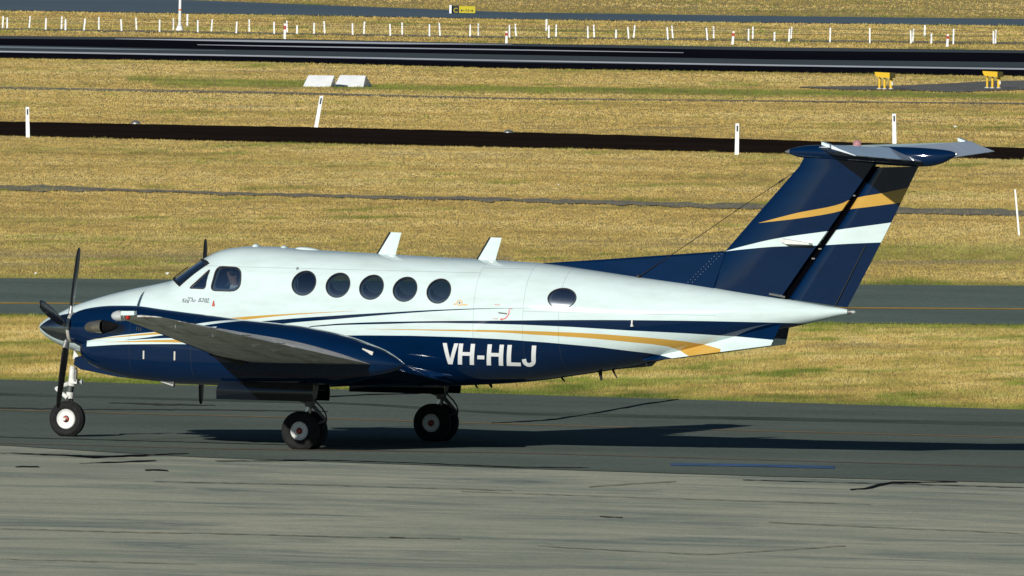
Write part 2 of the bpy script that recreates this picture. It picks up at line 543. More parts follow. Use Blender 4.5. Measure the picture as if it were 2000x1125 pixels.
streak("tar_seam", [(0, 885), (120, 889), (190, 892.5), (260, 890), (368, 886)], [0.8, 1.6, 3.4, 2.4, 0.8], M_TAR, 0.006, taxi, 0.7)
streak("tar_seam", [(155, 904.5), (230, 902), (305, 899)], [0.8, 2.0, 1.6], M_TAR, 0.002, apron, 0.7)
streak("tar_seam", [(30, 911.5), (75, 911)], 1.8, M_TAR, 0.002, apron, 0.6)
streak("tar_seam", [(283, 918), (310, 917.5), (328, 919)], 2.0, M_TAR, 0.002, apron, 0.6)
streak("tar_seam", [(420, 900.5), (620, 898.5), (800, 904), (1000, 912.5), (1150, 914)], [1.0, 1.2, 0.9, 1.5, 0.8], M_TAR, 0.005, taxi, 0.6)
streak("tar_seam", [(1660, 956), (1690, 954), (1712, 948), (1740, 942.5), (1868, 941)], [1.6, 2.8, 4.0, 3.0, 1.0], M_TAR, 0.003, apron, 0.6)
streak("tar_seam", [(1450, 937), (1600, 941), (1760, 945), (2000, 952)], 0.9, M_TARFADE, 0.002, apron, 0.5)
for k, (xa, ya, xb, yb, w) in enumerate([(0, 1032, 420, 1042, 0.8), (420, 1042, 900, 1052, 0.9), (900, 960, 1700, 985, 0.8), (300, 940, 1000, 958, 0.8),
                            (1050, 1066, 1380, 1083, 0.8), (1380, 1083, 1650, 1066, 0.9), (1170, 1008, 1215, 1010, 2.0), (0, 1092, 380, 1102, 0.8),
                            (1150, 951, 1320, 940, 0.9), (760, 1049, 790, 1050, 2.2), (1500, 1020, 2000, 1042, 0.8)]):
    streak("crack", [(xa, ya), ((xa + xb) / 2, (ya + yb) / 2 + rng.uniform(-1.5, 1.5)), (xb, yb)], w * 0.8, M_CRACK, 0.002 + 0.0005 * (k % 3), apron, 0.8)


# ------------------------------------------------------------------ grass
def vnoise(x, y, seed):
    r = np.random.default_rng(seed); tab = r.random((64, 64))
    xi = np.floor(x).astype(int); yi = np.floor(y).astype(int); fx = x - xi; fy = y - yi
    fx = fx * fx * (3 - 2 * fx); fy = fy * fy * (3 - 2 * fy)
    T = lambda a, b: tab[a % 64, b % 64]
    return (T(xi, yi) * (1 - fx) + T(xi + 1, yi) * fx) * (1 - fy) + (T(xi, yi + 1) * (1 - fx) + T(xi + 1, yi + 1) * fx) * fy


def fbm(x, y, seed, oct=4):
    s = 0; a = 0.5; n = 0
    for k in range(oct):
        s = s + a * vnoise(x * 2 ** k, y * 2 ** k, seed + k); n += a; a *= 0.55
    return s / n


t = NT("grass_blades")
at_ = t.node("ShaderNodeAttribute", attribute_name="tint")
sp = t.node("ShaderNodeSeparateColor"); t.t.links.new(at_.outputs["Color"], sp.inputs[0])
dry = t.ramp(sp.outputs[1], [(0.0, (0.41, 0.275, 0.085)), (0.4, (0.62, 0.435, 0.135)), (0.8, (0.76, 0.545, 0.18)), (1.0, (0.82, 0.63, 0.26))])
grn = t.ramp(sp.outputs[1], [(0.0, (0.085, 0.135, 0.026)), (1.0, (0.25, 0.30, 0.05))])
col = t.mix(sp.outputs[0], dry, grn)
col = t.mix(sp.outputs[2], col, (0.30, 0.26, 0.20))
t.set(Base_Color=col, Roughness=0.8); t.b.inputs["Specular IOR Level"].default_value = 0.1
trl = t.node("ShaderNodeBsdfTranslucent"); t.t.links.new(col, trl.inputs[0])
mxs = t.node("ShaderNodeMixShader"); mxs.inputs[0].default_value = 0.12
t.t.links.new(t.b.outputs[0], mxs.inputs[1]); t.t.links.new(trl.outputs[0], mxs.inputs[2])
t.t.links.new(mxs.outputs[0], t.n["Material Output"].inputs[0])
M_GRASS = t.m


def grass(name, near, far, count, blades, hmin, hmax, width, green, label, avoid=(), soilf=None):
    u = np.where(rng.random(count) < 0.82, rng.uniform(-250, 2250, count), rng.uniform(-1300, 3300, count))
    ya = line_y(near, u); yb = line_y(far, u)
    A = gr(u, ya); B = gr(u, yb)
    tt = rng.random(count)
    P = A + (B - A) * tt[:, None]
    px, py = pix(P)
    keep = np.ones(count, bool)
    for nr, fr, gone in avoid:
        keep &= ~((py < line_y(nr, px)) & (py > line_y(fr, px)) & (rng.random(count) < gone))
    d1 = fbm(P[:, 0] * 0.35, P[:, 1] * 0.12, 5); d2 = fbm(P[:, 0] * 1.6, P[:, 1] * 0.4, 21)
    bare = np.clip((0.34 - d1) * 6, 0, 1) * np.clip((d2 - 0.38) * 4, 0, 1)
    soil = soilf(px, py, tt) * np.clip((fbm(P[:, 0] * 0.5, P[:, 1] * 0.25, 303) - 0.42) * 6, 0, 1) if soilf else 0
    bare = np.clip(bare + soil, 0, 1)
    keep &= rng.random(count) > bare * 0.6
    P, px, py, tt, d1, d2, bare = P[keep], px[keep], py[keep], tt[keep], d1[keep], d2[keep], bare[keep]
    n = len(P)
    clump = np.clip((fbm(P[:, 0] * 1.3, P[:, 1] * 0.35, 211, 3) - 0.66) * 7, 0, 0.8) * np.clip((d1 - 0.36) * 5, 0, 1)
    gm = np.clip(green(px, py, tt, d1, d2) + clump + rng.normal(0, 0.08, n), 0, 1)
    along = P[:, 0] * RV[0] + P[:, 1] * RV[1]; across = P[:, 0] * LV[0] + P[:, 1] * LV[1]
    big = 0.6 * fbm(along * 0.07, across * 0.16, 77, 5) + 0.4 * fbm(along * 0.25, across * 0.22, 91, 4); fine_ = fbm(along * 2.2, across * 0.45, 131, 4)
    tone = np.clip(0.68 + 2.2 * (big - 0.5) + 1.2 * (fine_ - 0.5) - 0.28 * np.exp(-(tt / 0.10) ** 2) + rng.normal(0, 0.09, n), 0, 1)
    hh = (hmin + (hmax - hmin) * rng.random(n) ** 2) * (0.7 + 0.4 * d2 + 0.5 * gm + 0.9 * clump)
    V = np.zeros((n, blades, 3, 3), np.float32)
    for b in range(blades):
        off = rng.normal(0, 0.035, (n, 2)); a = rng.uniform(0, 2 * math.pi, n)
        w = width * rng.uniform(0.6, 1.4, n); lean = rng.normal(0, 0.45, (n, 2)) * hh[:, None]
        h = hh * rng.uniform(0.6, 1.15, n)
        bx = P[:, 0] + off[:, 0]; by = P[:, 1] + off[:, 1]
        V[:, b, 0] = np.stack([bx - np.cos(a) * w / 2, by - np.sin(a) * w / 2, np.full(n, -0.02)], 1)
        V[:, b, 1] = np.stack([bx + np.cos(a) * w / 2, by + np.sin(a) * w / 2, np.full(n, -0.02)], 1)
        V[:, b, 2] = np.stack([bx + lean[:, 0], by + lean[:, 1], h - 0.02], 1)
    m = n * blades
    me = bpy.data.meshes.new(name)
    me.vertices.add(m * 3); me.vertices.foreach_set("co", V.reshape(-1))
    me.loops.add(m * 3); me.loops.foreach_set("vertex_index", np.arange(m * 3, dtype=np.int32))
    me.polygons.add(m)
    me.polygons.foreach_set("loop_start", np.arange(0, m * 3, 3, dtype=np.int32))
    ca = me.color_attributes.new("tint", 'FLOAT_COLOR', 'POINT')
    cc = np.ones((n, blades, 3, 4), np.float32)
    cc[..., 0] = gm[:, None, None]
    cc[..., 1] = np.clip(tone[:, None] + rng.normal(0, 0.05, (n, blades)), 0, 1)[:, :, None]
    cc[..., 2] = (bare * 0.7)[:, None, None]
    ca.data.foreach_set("color", cc.reshape(-1))
    me.update(); me.validate()
    me.materials.append(M_GRASS)
    o = bpy.data.objects.new(name, me); COL.objects.link(o)
    tagged(o, label, "grass", kind="stuff")
    return o


bump = lambda v, c, w: np.exp(-((v - c) / w) ** 2)
grass("grass", EDGE['taxi_far'], EDGE['back_near'], 230000, 3, 0.022, 0.055, 0.0065,
      lambda px, py, t, a, b: 0.75 * bump(t, 0, 0.06) + 0.8 * bump(t, 1, 0.05) + 0.10 + 0.55 * np.clip((b - 0.50) * 4.5, 0, 1) + 0.30 * np.clip((a - 0.44) * 4, 0, 1),
      "dry golden grass strip with green fringes between the two asphalt taxiways")
grass("grass", EDGE['back_far'], EDGE['dark_near'], 330000, 3, 0.022, 0.05, 0.0085,
      lambda px, py, t, a, b: 0.75 * bump(t, 0, 0.03) + np.clip((a - 0.56) * 3.0, 0, 0.6) * (0.3 + b)
      + 0.25 * bump(t, 0.17, 0.12) + 0.5 * bump(t, .22, .06) * (px > 1650) + 0.2 * bump(t, 1, 0.03),
      "broad field of dry golden grass crossed by a thin gravel track",
      soilf=lambda px, py, t: np.exp(-((py - 505) / 14) ** 2) * ((px < 1000) | (px > 1700)),
      avoid=[([(0, 371.5), (250, 373), (500, 381), (1000, 393), (1700, 416), (2000, 421)],
              [(0, 361), (100, 360), (250, 368), (500, 376), (1000, 386.5), (1700, 404), (2000, 410)], 0.55)])
grass("grass", EDGE['dark_far'], EDGE['run_near'], 190000, 3, 0.022, 0.055, 0.013,
      lambda px, py, t, a, b: 0.95 * bump(py, 150 + px * 0.016 + 8 * (px > 650), 5) * (px > 250) * (0.55 + 0.8 * b) + 0.6 * bump(py, 162 + px * 0.011, 4) * (px > 300)
      + np.clip((a - 0.54) * 2.6, 0, 0.6) * (0.3 + b) + 0.35 * bump(t, 1, 0.04),
      "dry golden grass with green streaks beside the runway",
      avoid=[([(0, 173), (500, 182), (1000, 193), (2000, 203)], [(0, 169), (500, 178), (1000, 190.5), (2000, 200.5)], 0.22), (padst, padft, 0.95)])
grass("grass", EDGE['run_far'], EDGE['top_near'], 60000, 3, 0.03, 0.07, 0.022,
      lambda px, py, t, a, b: 0.25 * bump(t, 0.3, 0.15) + np.clip((a - 0.5) * 2.6, 0, 0.6),
      "ochre grass under the white post fences beyond the runway",
      avoid=[([(0, 57.5), (500, 66), (1000, 74), (2000, 86)], [(0, 54.5), (500, 62.5), (1000, 71), (2000, 82)], 0.7)])
grass("grass", EDGE['top_far'], [(-900, -80), (2900, -40)], 45000, 3, 0.03, 0.08, 0.028,
      lambda px, py, t, a, b: 0.35 * bump(t, 0, 0.12) + np.clip((a - 0.5) * 2.6, 0, 0.6),
      "olive and ochre grass beyond the far blue-grey taxiway")

# ================================================================== AIRCRAFT
plane = empty("propeller_aircraft")
tagged(plane, "white and navy twin-propeller aeroplane with gold stripes taxiing on the asphalt", "aeroplane")

TOP = [(77, 636.6), (85, 628), (100, 618), (118, 611.0), (140, 600), (177, 586.5), (227, 572.5), (272, 562), (302, 556), (332, 549.5), (343, 546.5),
       (355, 538), (402, 505.5), (410, 501), (422, 495), (440, 487.5), (465, 483), (490, 481), (540, 482), (580, 485.5), (655, 490.5), (735, 495),
       (805, 499.5), (930, 506), (1062, 514.5), (1150, 526), (1245, 540), (1345, 553.5), (1450, 569.5), (1527, 582), (1610, 596.5), (1652, 603.5), (1660, 606)]
BOT = [(77, 638.4), (85, 651.5), (102, 664), (127, 677), (165, 690.5), (200, 703), (227, 714), (270, 728), (315, 739), (377, 748), (450, 752), (600, 754),
       (880, 753.5), (962, 750.5), (1050, 744), (1112, 735.5), (1175, 726), (1250, 714), (1282, 706), (1350, 690), (1430, 668), (1490, 651), (1547, 639),
       (1600, 627), (1650, 614.5), (1660, 612.5)]
tp = [at(a, b) for a, b in TOP]; bp = [at(a, b) for a, b in BOT]
XN, XE = tp[0].x, tp[-1].x
GX = np.concatenate([[XN], XN + 0.004 * np.arange(1, 6) ** 2, np.linspace(XN + 0.14, XE, 190)])
ZT = pchip([p.x for p in tp], [p.z for p in tp], GX)
ZB = pchip([p.x for p in bp], [p.z for p in bp], GX)
WS = [(0, 0.012), (0.03, 0.085), (0.1, 0.165), (0.2, 0.24), (0.35, 0.315), (0.6, 0.40), (1.0, 0.50), (1.5, 0.585), (2.0, 0.655), (2.5, 0.725), (3.0, 0.79), (3.5, 0.825), (4.2, 0.835),
      (6.8, 0.835), (7.6, 0.80), (8.4, 0.72), (9.2, 0.61), (10.0, 0.48), (10.8, 0.345), (11.5, 0.205), (12.0, 0.085), (XE - XN, 0.03)]
GW = pchip([XN + a for a, b in WS], [b for a, b in WS], GX)
GN = np.interp(GX - XN, [0, 1.0, 2.6, 3.6, 7.5, 9.5, 13], [2.0, 2.1, 2.35, 2.4, 2.35, 2.1, 2.0])


def sec(X):
    zt, zb = np.interp(X, GX, ZT), np.interp(X, GX, ZB)
    return np.interp(X, GX, GW), (zt - zb) / 2, (zt + zb) / 2, np.interp(X, GX, GN)


def y_side(X, z):
    w, h, zc, n = sec(X)
    q = np.clip(1 - np.abs((z - zc) / h) ** n, 0, 1)
    return w * q ** (1 / n)


def z_roof(X, y):
    w, h, zc, n = sec(X)
    return zc + h * np.clip(1 - np.abs(y / w) ** n, 0, 1) ** (1 / n)


def FUN(p):
    w, h, zc, n = sec(p[:, 0])
    return np.abs(p[:, 1] / w) ** n + np.abs((p[:, 2] - zc) / h) ** n


def side(px, py, it=3):
    """point on the near flank of the fuselage seen at a photo pixel"""
    y = -0.8
    for _ in range(it):
        p = at(px, py, y); y = -float(y_side(p.x, p.z))
        y = min(y, -0.02)
    return at(px, py, y)


def xz(lst):
    return [(side(a, b).x, side(a, b).z) for a, b in lst]


def xz0(lst, Y=0.0):
    return [(at(a, b, Y).x, at(a, b, Y).z) for a, b in lst]


# navy / gold stripes on the hull
N_LOW = [(60, 668), (127, 681), (165, 692), (260, 690), (420, 670), (560, 657), (675, 655), (817, 656), (925, 659.5), (1020, 665), (1092, 671), (1195, 680.5), (1250, 687), (1307, 699.5), (1420, 724)]
N2T = [(560, 650), (597, 638.5), (660, 632), (752, 628.7), (855, 627), (1000, 626), (1095, 625), (1237, 625.3), (1400, 627.5), (1527, 630.5), (1662, 637)]
N2B = [(560, 650), (597, 640), (660, 635), (752, 632.8), (855, 630.5), (980, 633), (1095, 637.5), (1237, 646), (1330, 650.5), (1410, 655.5), (1513, 662.5), (1662, 676)]
N1T = [(430, 640), (517, 627), (660, 616), (750, 610.7), (855, 605), (960, 602), (1055, 601.5)]
N1B = [(430, 655), (555, 632), (660, 623), (750, 615), (855, 607.5), (960, 603), (1055, 601.6)]
G1T = [(380, 629), (460, 620), (567, 612.8), (700, 606.8)]
G1B = [(380, 636), (460, 626.5), (567, 615.5), (700, 607)]
G2T = [(715, 642.6), (880, 643.8), (980, 645), (1025, 646.2), (1130, 650), (1237, 657.2), (1340, 667), (1430, 683.5), (1500, 696)]
G2B = [(715, 643), (880, 646.5), (980, 649.4), (1025, 652.5), (1130, 659), (1237, 669), (1305, 676.5), (1352, 692), (1420, 712)]
BOTLINE = [(60, 900), (1662, 900)]
M_HULL = livery("hull_paint", WHITE, [
    (NAVY, xz(N_LOW[:-2]) + xz0([(1309, 699), (1420, 726)], -0.29) + [(9.0, 0.3)], [(-6, 0.01), (11, 0.01)]),
    (NAVY, xz(N2T), xz(N2B)), (NAVY, xz(N1T), xz(N1B)),
    (GOLD, xz(G1T), xz(G1B)), (GOLD, xz(G2T), xz(G2B))],
    lines=[side(272, 600).x, side(925, 600).x, side(1022, 600).x, side(1092, 600).x],
    zlines=[(side(272, 600).x, side(925, 600).x, side(700, 527).z), (side(925, 600).x, side(1022, 600).x, side(970, 524).z), (side(1022, 600).x, side(1400, 600).x, side(1200, 612).z), (side(300, 600).x, side(1180, 600).x, side(800, 735).z)])
FG = [((1484, 435.5), (1560, 416), (1654, 395), (1663, 389.5), (1720, 378), (1800, 361)), ((1484, 435.5), (1560, 427), (1638, 414), (1650, 410.5), (1700, 404), (1800, 390))]
FW = [((1416, 491), (1470, 477), (1519, 466), (1615, 452), (1680, 443), (1760, 432)), ((1416, 491), (1470, 485.5), (1520, 481.5), (1596, 479.5), (1660, 476), (1760, 472))]
M_FIN = livery("fin_paint", NAVY, [(GOLD, xz0(FG[0]), xz0(FG[1])), (WHITE, xz0(FW[0]), xz0(FW[1]))], wave=1.0)
M_NAVY = livery("navy_paint", NAVY, [])
M_WHITE = livery("white_paint", WHITE, [])
# nacelle stripes
ny = -2.98
NAC = [
    (WHITE, xz0([(165, 666), (226, 656), (302, 648.5), (420, 638), (560, 632)], ny), xz0([(165, 677), (255, 672.3), (382, 672.3), (470, 676), (560, 680)], ny)),
    (GOLD, xz0([(178, 662.5), (255, 654.5), (320, 648), (420, 641)], ny), xz0([(178, 662.8), (255, 657), (320, 652.5), (420, 648)], ny)),
    (NAVY, xz0([(245, 664), (290, 659), (322, 654.5), (420, 648)], ny), xz0([(245, 664.3), (290, 662), (322, 660.5), (420, 660)], ny)),
    (GOLD, xz0([(205, 668), (290, 664.5), (365, 663), (420, 663)], ny), xz0([(205, 668.5), (290, 668), (365, 669), (420, 670)], ny)),
    (NAVY, xz0([(385, 690), (420, 637), (450, 634), (790, 634)], ny), xz0([(385, 690.2), (420, 700), (560, 720), (790, 720)], ny)),
    (WHITE, xz0([(330, 645), (385, 633), (430, 626.5), (500, 622)], -2.85), xz0([(330, 650), (385, 639), (430, 631), (500, 624)], -2.85)),
]
M_NAC = livery("nacelle_paint", NAVY, NAC, lines=[at(255, 650, ny).x, at(378, 650, ny).x], soot=(at(222, 640, ny).x, at(222, 641, ny).z, 0.24, 0.10))
M_WING = None
M_GREY = simple("grey_wing_skin", (0.50, 0.50, 0.47), 0.45, coat=0.2, var=0.22, scale=2.2)
M_BOOT = simple("black_rubber_boot", (0.012, 0.012, 0.013), 0.5, var=0.3)
M_BLACK = simple("matt_black", (0.006, 0.006, 0.007), 0.6, var=0.3)
M_BLADE = simple("black_blade_paint", (0.010, 0.010, 0.011), 0.38, var=0.4, scale=9)
M_STEEL = simple("polished_steel", (0.62, 0.62, 0.62), 0.14, 1.0, var=0.1)
M_SPIN = simple("blue_tinted_polished_spinner", (0.34, 0.36, 0.37), 0.17, 1.0, var=0.1)
M_ALU = simple("dull_aluminium", (0.42, 0.42, 0.40), 0.42, 0.8, var=0.2)
M_STACK = simple("heat_tinted_exhaust_steel", (0.48, 0.43, 0.33), 0.36, 0.9, var=0.25, scale=12)
M_TYRE = simple("tyre_rubber", (0.014, 0.014, 0.014), 0.85, var=0.35, scale=14, spec=0.25)
M_RIM = simple("white_wheel_paint", (0.70, 0.70, 0.66), 0.4, var=0.12, scale=20)
M_RED = simple("red_hub_cap", (0.32, 0.035, 0.012), 0.45, var=0.35, scale=30)
M_GEARW = simple("white_gear_paint", (0.66, 0.66, 0.61), 0.4, var=0.18, scale=20)
M_GEARG = simple("grey_gear_metal", (0.17, 0.165, 0.15), 0.45, 0.3, var=0.3, scale=20)
M_HOSE = simple("black_hose", (0.01, 0.01, 0.01), 0.5)
M_SEAL = simple("dark_window_seal", (0.045, 0.035, 0.034), 0.6)
M_INT = simple("cabin_lining", (0.20, 0.225, 0.23), 0.8)
M_RING = simple("pale_cowl_ring_metal", (0.62, 0.60, 0.52), 0.3, 0.35, var=0.1)
M_TRIM = simple("grey_window_trim", (0.16, 0.18, 0.18), 0.7)
M_SOOT = simple("sooty_exhaust_lining", (0.006, 0.006, 0.006), 0.9, var=0.4, spec=0.05)
M_CREAM = simple("pale_lining", (0.55, 0.53, 0.46), 0.7)
M_LENS = NT("clear_lens").set(Base_Color=(0.75, 0.78, 0.76, 1), Roughness=0.12, Transmission_Weight=0.5, IOR=1.45)
M_REDLENS = NT("red_lens").set(Base_Color=(0.55, 0.03, 0.02, 1), Roughness=0.15, Transmission_Weight=0.3)
M_PINKLENS = NT("pale_red_beacon_lens").set(Base_Color=(0.8, 0.42, 0.42, 1), Roughness=0.08, Transmission_Weight=0.6, IOR=1.4)


def glass(name, tint, rough=0.02, refl=0.0):
    t = NT(name)
    tr = t.node("ShaderNodeBsdfTransparent"); tr.inputs[0].default_value = (*tint, 1)
    gl = t.node("ShaderNodeBsdfGlossy"); gl.inputs["Roughness"].default_value = rough; gl.inputs[0].default_value = (0.9, 0.95, 1, 1)
    fr = t.node("ShaderNodeFresnel"); fr.inputs[0].default_value = 1.5
    f = t.math('MINIMUM', t.math('ADD', fr.outputs[0], refl), 1.0)
    mx = t.node("ShaderNodeMixShader")
    t.t.links.new(f, mx.inputs[0]); t.t.links.new(tr.outputs[0], mx.inputs[1]); t.t.links.new(gl.outputs[0], mx.inputs[2])
    t.t.links.new(mx.outputs[0], t.n["Material Output"].inputs[0])
    return t.m


M_PANE = glass("tinted_cabin_pane", (0.50, 0.62, 0.63), 0.09, 0.30)
M_PANEAFT = glass("pale_rear_pane", (0.60, 0.70, 0.70), 0.12, 0.42)
M_CLEAR = glass("clear_cockpit_pane", (0.68, 0.77, 0.78), 0.03, 0.42)
M_SCREEN = glass("windscreen_glass", (0.40, 0.52, 0.60), 0.02, 0.34)


# ---------------- fuselage shell with window openings
def fuselage_rings(inset, x0, x1, k=72):
    xs = [x for x in GX if x0 <= x <= x1]
    out = []
    for X in xs:
        w, h, zc, n = [float(v) for v in sec(X)]
        out.append(superring(X, 0, zc, max(w - inset, 0.005), max(h - inset, 0.004), n, k))
    return out


mbf = MB().rings(fuselage_rings(0, XN, XE))
inner = fuselage_rings(0.035, XN + 2.12, XN + 8.6)
inner_mb = MB().rings(inner)


def raw_mesh(name, v, f):
    me = bpy.data.meshes.new(name); me.from_pydata([tuple(p) for p in v], [], f)
    bm = bmesh.new(); bm.from_mesh(me); bmesh.ops.recalc_face_normals(bm, faces=bm.faces); bm.to_mesh(me); bm.free()
    return me


outer_me = raw_mesh("hull", mbf.v, mbf.f)
inner_me = raw_mesh("inner", inner_mb.v, inner_mb.f)
bm = bmesh.new(); bm.from_mesh(inner_me)
bmesh.ops.reverse_faces(bm, faces=bm.faces)
bm.from_mesh(outer_me)
hull_me = bpy.data.meshes.new("fuselage"); bm.to_mesh(hull_me); bm.free()

WIN = [(593.5, 553), (660, 557), (725.5, 561), (791, 565), (857, 568.5)]


def circ(cx, cy, rx, ry, n=32, rot=0.0):
    return [(cx + rx * math.cos(a) * math.cos(rot) - ry * math.sin(a) * math.sin(rot), cy + rx * math.cos(a) * math.sin(rot) + ry * math.sin(a) * math.cos(rot))
            for a in np.linspace(0, 2 * math.pi, n, endpoint=False)]


def rounded(poly, r, n=5):
    out = []; m = len(poly)
    for i in range(m):
        p0, p1, p2 = Vector(poly[i - 1]), Vector(poly[i]), Vector(poly[(i + 1) % m])
        a = (p0 - p1).normalized(); b = (p2 - p1).normalized(); rr = r[i] if hasattr(r, "__len__") else r
        s, e = p1 + a * rr, p1 + b * rr
        for k in range(n + 1):
            t_ = k / n
            out.append(tuple(s * (1 - t_) ** 2 + p1 * 2 * t_ * (1 - t_) + e * t_ ** 2))
    return out


def outline_xz(poly):
    cx = sum(p[0] for p in poly) / len(poly); cy = sum(p[1] for p in poly) / len(poly)
    Y = side(cx, cy).y
    return [(at(a, b, Y).x, at(a, b, Y).z) for a, b in poly]


CABIN = [outline_xz(circ(a, b, 23.2, 23.8)) for a, b in WIN]
AFTWIN = outline_xz(circ(1097.5, 582.5, 26.5, 19.5, rot=0.06))
COCKPIT = outline_xz(rounded([(418, 520), (469, 522.5), (474, 569), (412, 567.5)], [12, 17, 22, 11]))
VENT = outline_xz(rounded([(369, 563), (407, 525.5), (403, 564)], [4, 5, 6]))
side_cuts = CABIN + [AFTWIN, COCKPIT, VENT]

cut = MB()
for sgn in (-1, 1):
    for o in side_cuts:
        a = [(x, sgn * 0.22, z) for x, z in o]; b = [(x, sgn * 1.3, z) for x, z in o]
        n = len(o)
        cut.add(a + b, [tuple(range(n)), tuple(range(2 * n - 1, n - 1, -1))] + [(i, (i + 1) % n, n + (i + 1) % n, n + i) for i in range(n)])
# windscreen (plan outline, left half)
WSF = [(at(346, 545, 0).x, 0.025), (at(350, 562.5, -0.56).x, 0.56)]
WSA = [(at(399, 507, 0).x, 0.025), (at(408.5, 511, -0.50).x, 0.50)]
WPOLY = []
for i in range(9):
    t_ = i / 8; WPOLY.append((WSF[0][0] + (WSF[1][0] - WSF[0][0]) * t_ ** 2, 0.025 + (0.56 - 0.025) * t_))
for i in range(9):
    t_ = 1 - i / 8; WPOLY.append((WSA[0][0] + (WSA[1][0] - WSA[0][0]) * t_ ** 2, 0.025 + (0.50 - 0.025) * t_))
for sgn in (-1, 1):
    zl = float(sec(WSF[0][0])[2]) + 0.05
    n = len(WPOLY)
    a = [(x, sgn * y, zl) for x, y in WPOLY]; b = [(x, sgn * y, zl + 2.0) for x, y in WPOLY]
    cut.add(a + b, [tuple(range(n)), tuple(range(2 * n - 1, n - 1, -1))] + [(i, (i + 1) % n, n + (i + 1) % n, n + i) for i in range(n)])
cut_me = raw_mesh("cut", cut.v, cut.f)
ho = bpy.data.objects.new("fuselage", hull_me); COL.objects.link(ho)
co_ = bpy.data.objects.new("cut", cut_me); COL.objects.link(co_)
md = ho.modifiers.new("b", 'BOOLEAN'); md.operation = 'DIFFERENCE'; md.object = co_; md.solver = 'EXACT'
dg = bpy.context.evaluated_depsgraph_get(); dg.update()
final = bpy.data.meshes.new_from_object(ho.evaluated_get(dg))
ho.modifiers.clear(); ho.data = final; final.name = "fuselage"
bpy.data.objects.remove(co_); bpy.data.meshes.remove(hull_me)
final.materials.clear(); final.materials.append(M_HULL); final.materials.append(M_INT); final.materials.append(M_CREAM)
nv = len(final.vertices); vc = np.zeros(nv * 3); final.vertices.foreach_get("co", vc); vc = vc.reshape(-1, 3)
Fv = FUN(vc); on_outer = np.abs(Fv - 1) < 0.012
eps = 1e-3
grad = np.stack([(FUN(vc + np.eye(3)[i] * eps) - FUN(vc - np.eye(3)[i] * eps)) for i in range(3)], 1)
grad /= np.linalg.norm(grad, axis=1)[:, None] + 1e-12
final.shade_smooth()
loopn = []
for p in final.polygons:
    out = all(on_outer[v] for v in p.vertices)
    if out:
        p.material_index = 0
        for v in p.vertices: loopn.append(tuple(grad[v]))
    else:
        cz = Fv[list(p.vertices)].max()
        p.material_index = 1
        for v in p.vertices: loopn.append(tuple(p.normal))
final.normals_split_custom_set(loopn)
ho.parent = plane


def pane_side(name, outline, mat, sgn, inset=0.012, seal=0.007):
    ce = (sum(p[0] for p in outline) / len(outline), sum(p[1] for p in outline) / len(outline))
    vs = []; n = len(outline); K = 5
    for k in range(1, K + 1):
        for x, z in outline:
            xx = ce[0] + (x - ce[0]) * k / K; zz = ce[1] + (z - ce[1]) * k / K
            vs.append((xx, sgn * (float(y_side(xx, zz)) - inset), zz))
    vs.append((ce[0], sgn * (float(y_side(*ce)) - inset), ce[1]))
    fs = [(len(vs) - 1, i, (i + 1) % n) for i in range(n)]
    for k in range(K - 1):
        for i in range(n):
            fs.append((k * n + i, k * n + (i + 1) % n, (k + 1) * n + (i + 1) % n, (k + 1) * n + i))
    o = mesh_obj(name, vs, fs, mat, plane)
    path = [Vector((x, sgn * (float(y_side(x, z)) - 0.002), z)) for x, z in outline]
    mb = MB()
    rings = []
    for i, p in enumerate(path):
        d = (path[(i + 1) % n] - path[i - 1]).normalized(); a = Vector((0, 1, 0)); a = (a - d * a.dot(d)).normalized(); b = d.cross(a)
        rings.append([p + (a * math.cos(q) + b * math.sin(q)) * seal for q in np.linspace(0, 2 * math.pi, 6, endpoint=False)])
    rings.append(rings[0])
    mb.rings(rings, False, False).build("window_seal", M_SEAL, o)
    tr = MB()
    rg = []
    for k, (sc, dp) in enumerate(((1.0, 0.030), (0.97, 0.034), (0.84, 0.050), (0.82, 0.056))):
        rg.append([Vector((ce[0] + (x - ce[0]) * sc, sgn * (float(y_side(x, z)) - dp), ce[1] + (z - ce[1]) * sc)) for x, z in outline])
    tr.rings(rg, False, False).build("inner_trim", M_TRIM, o)
    return o


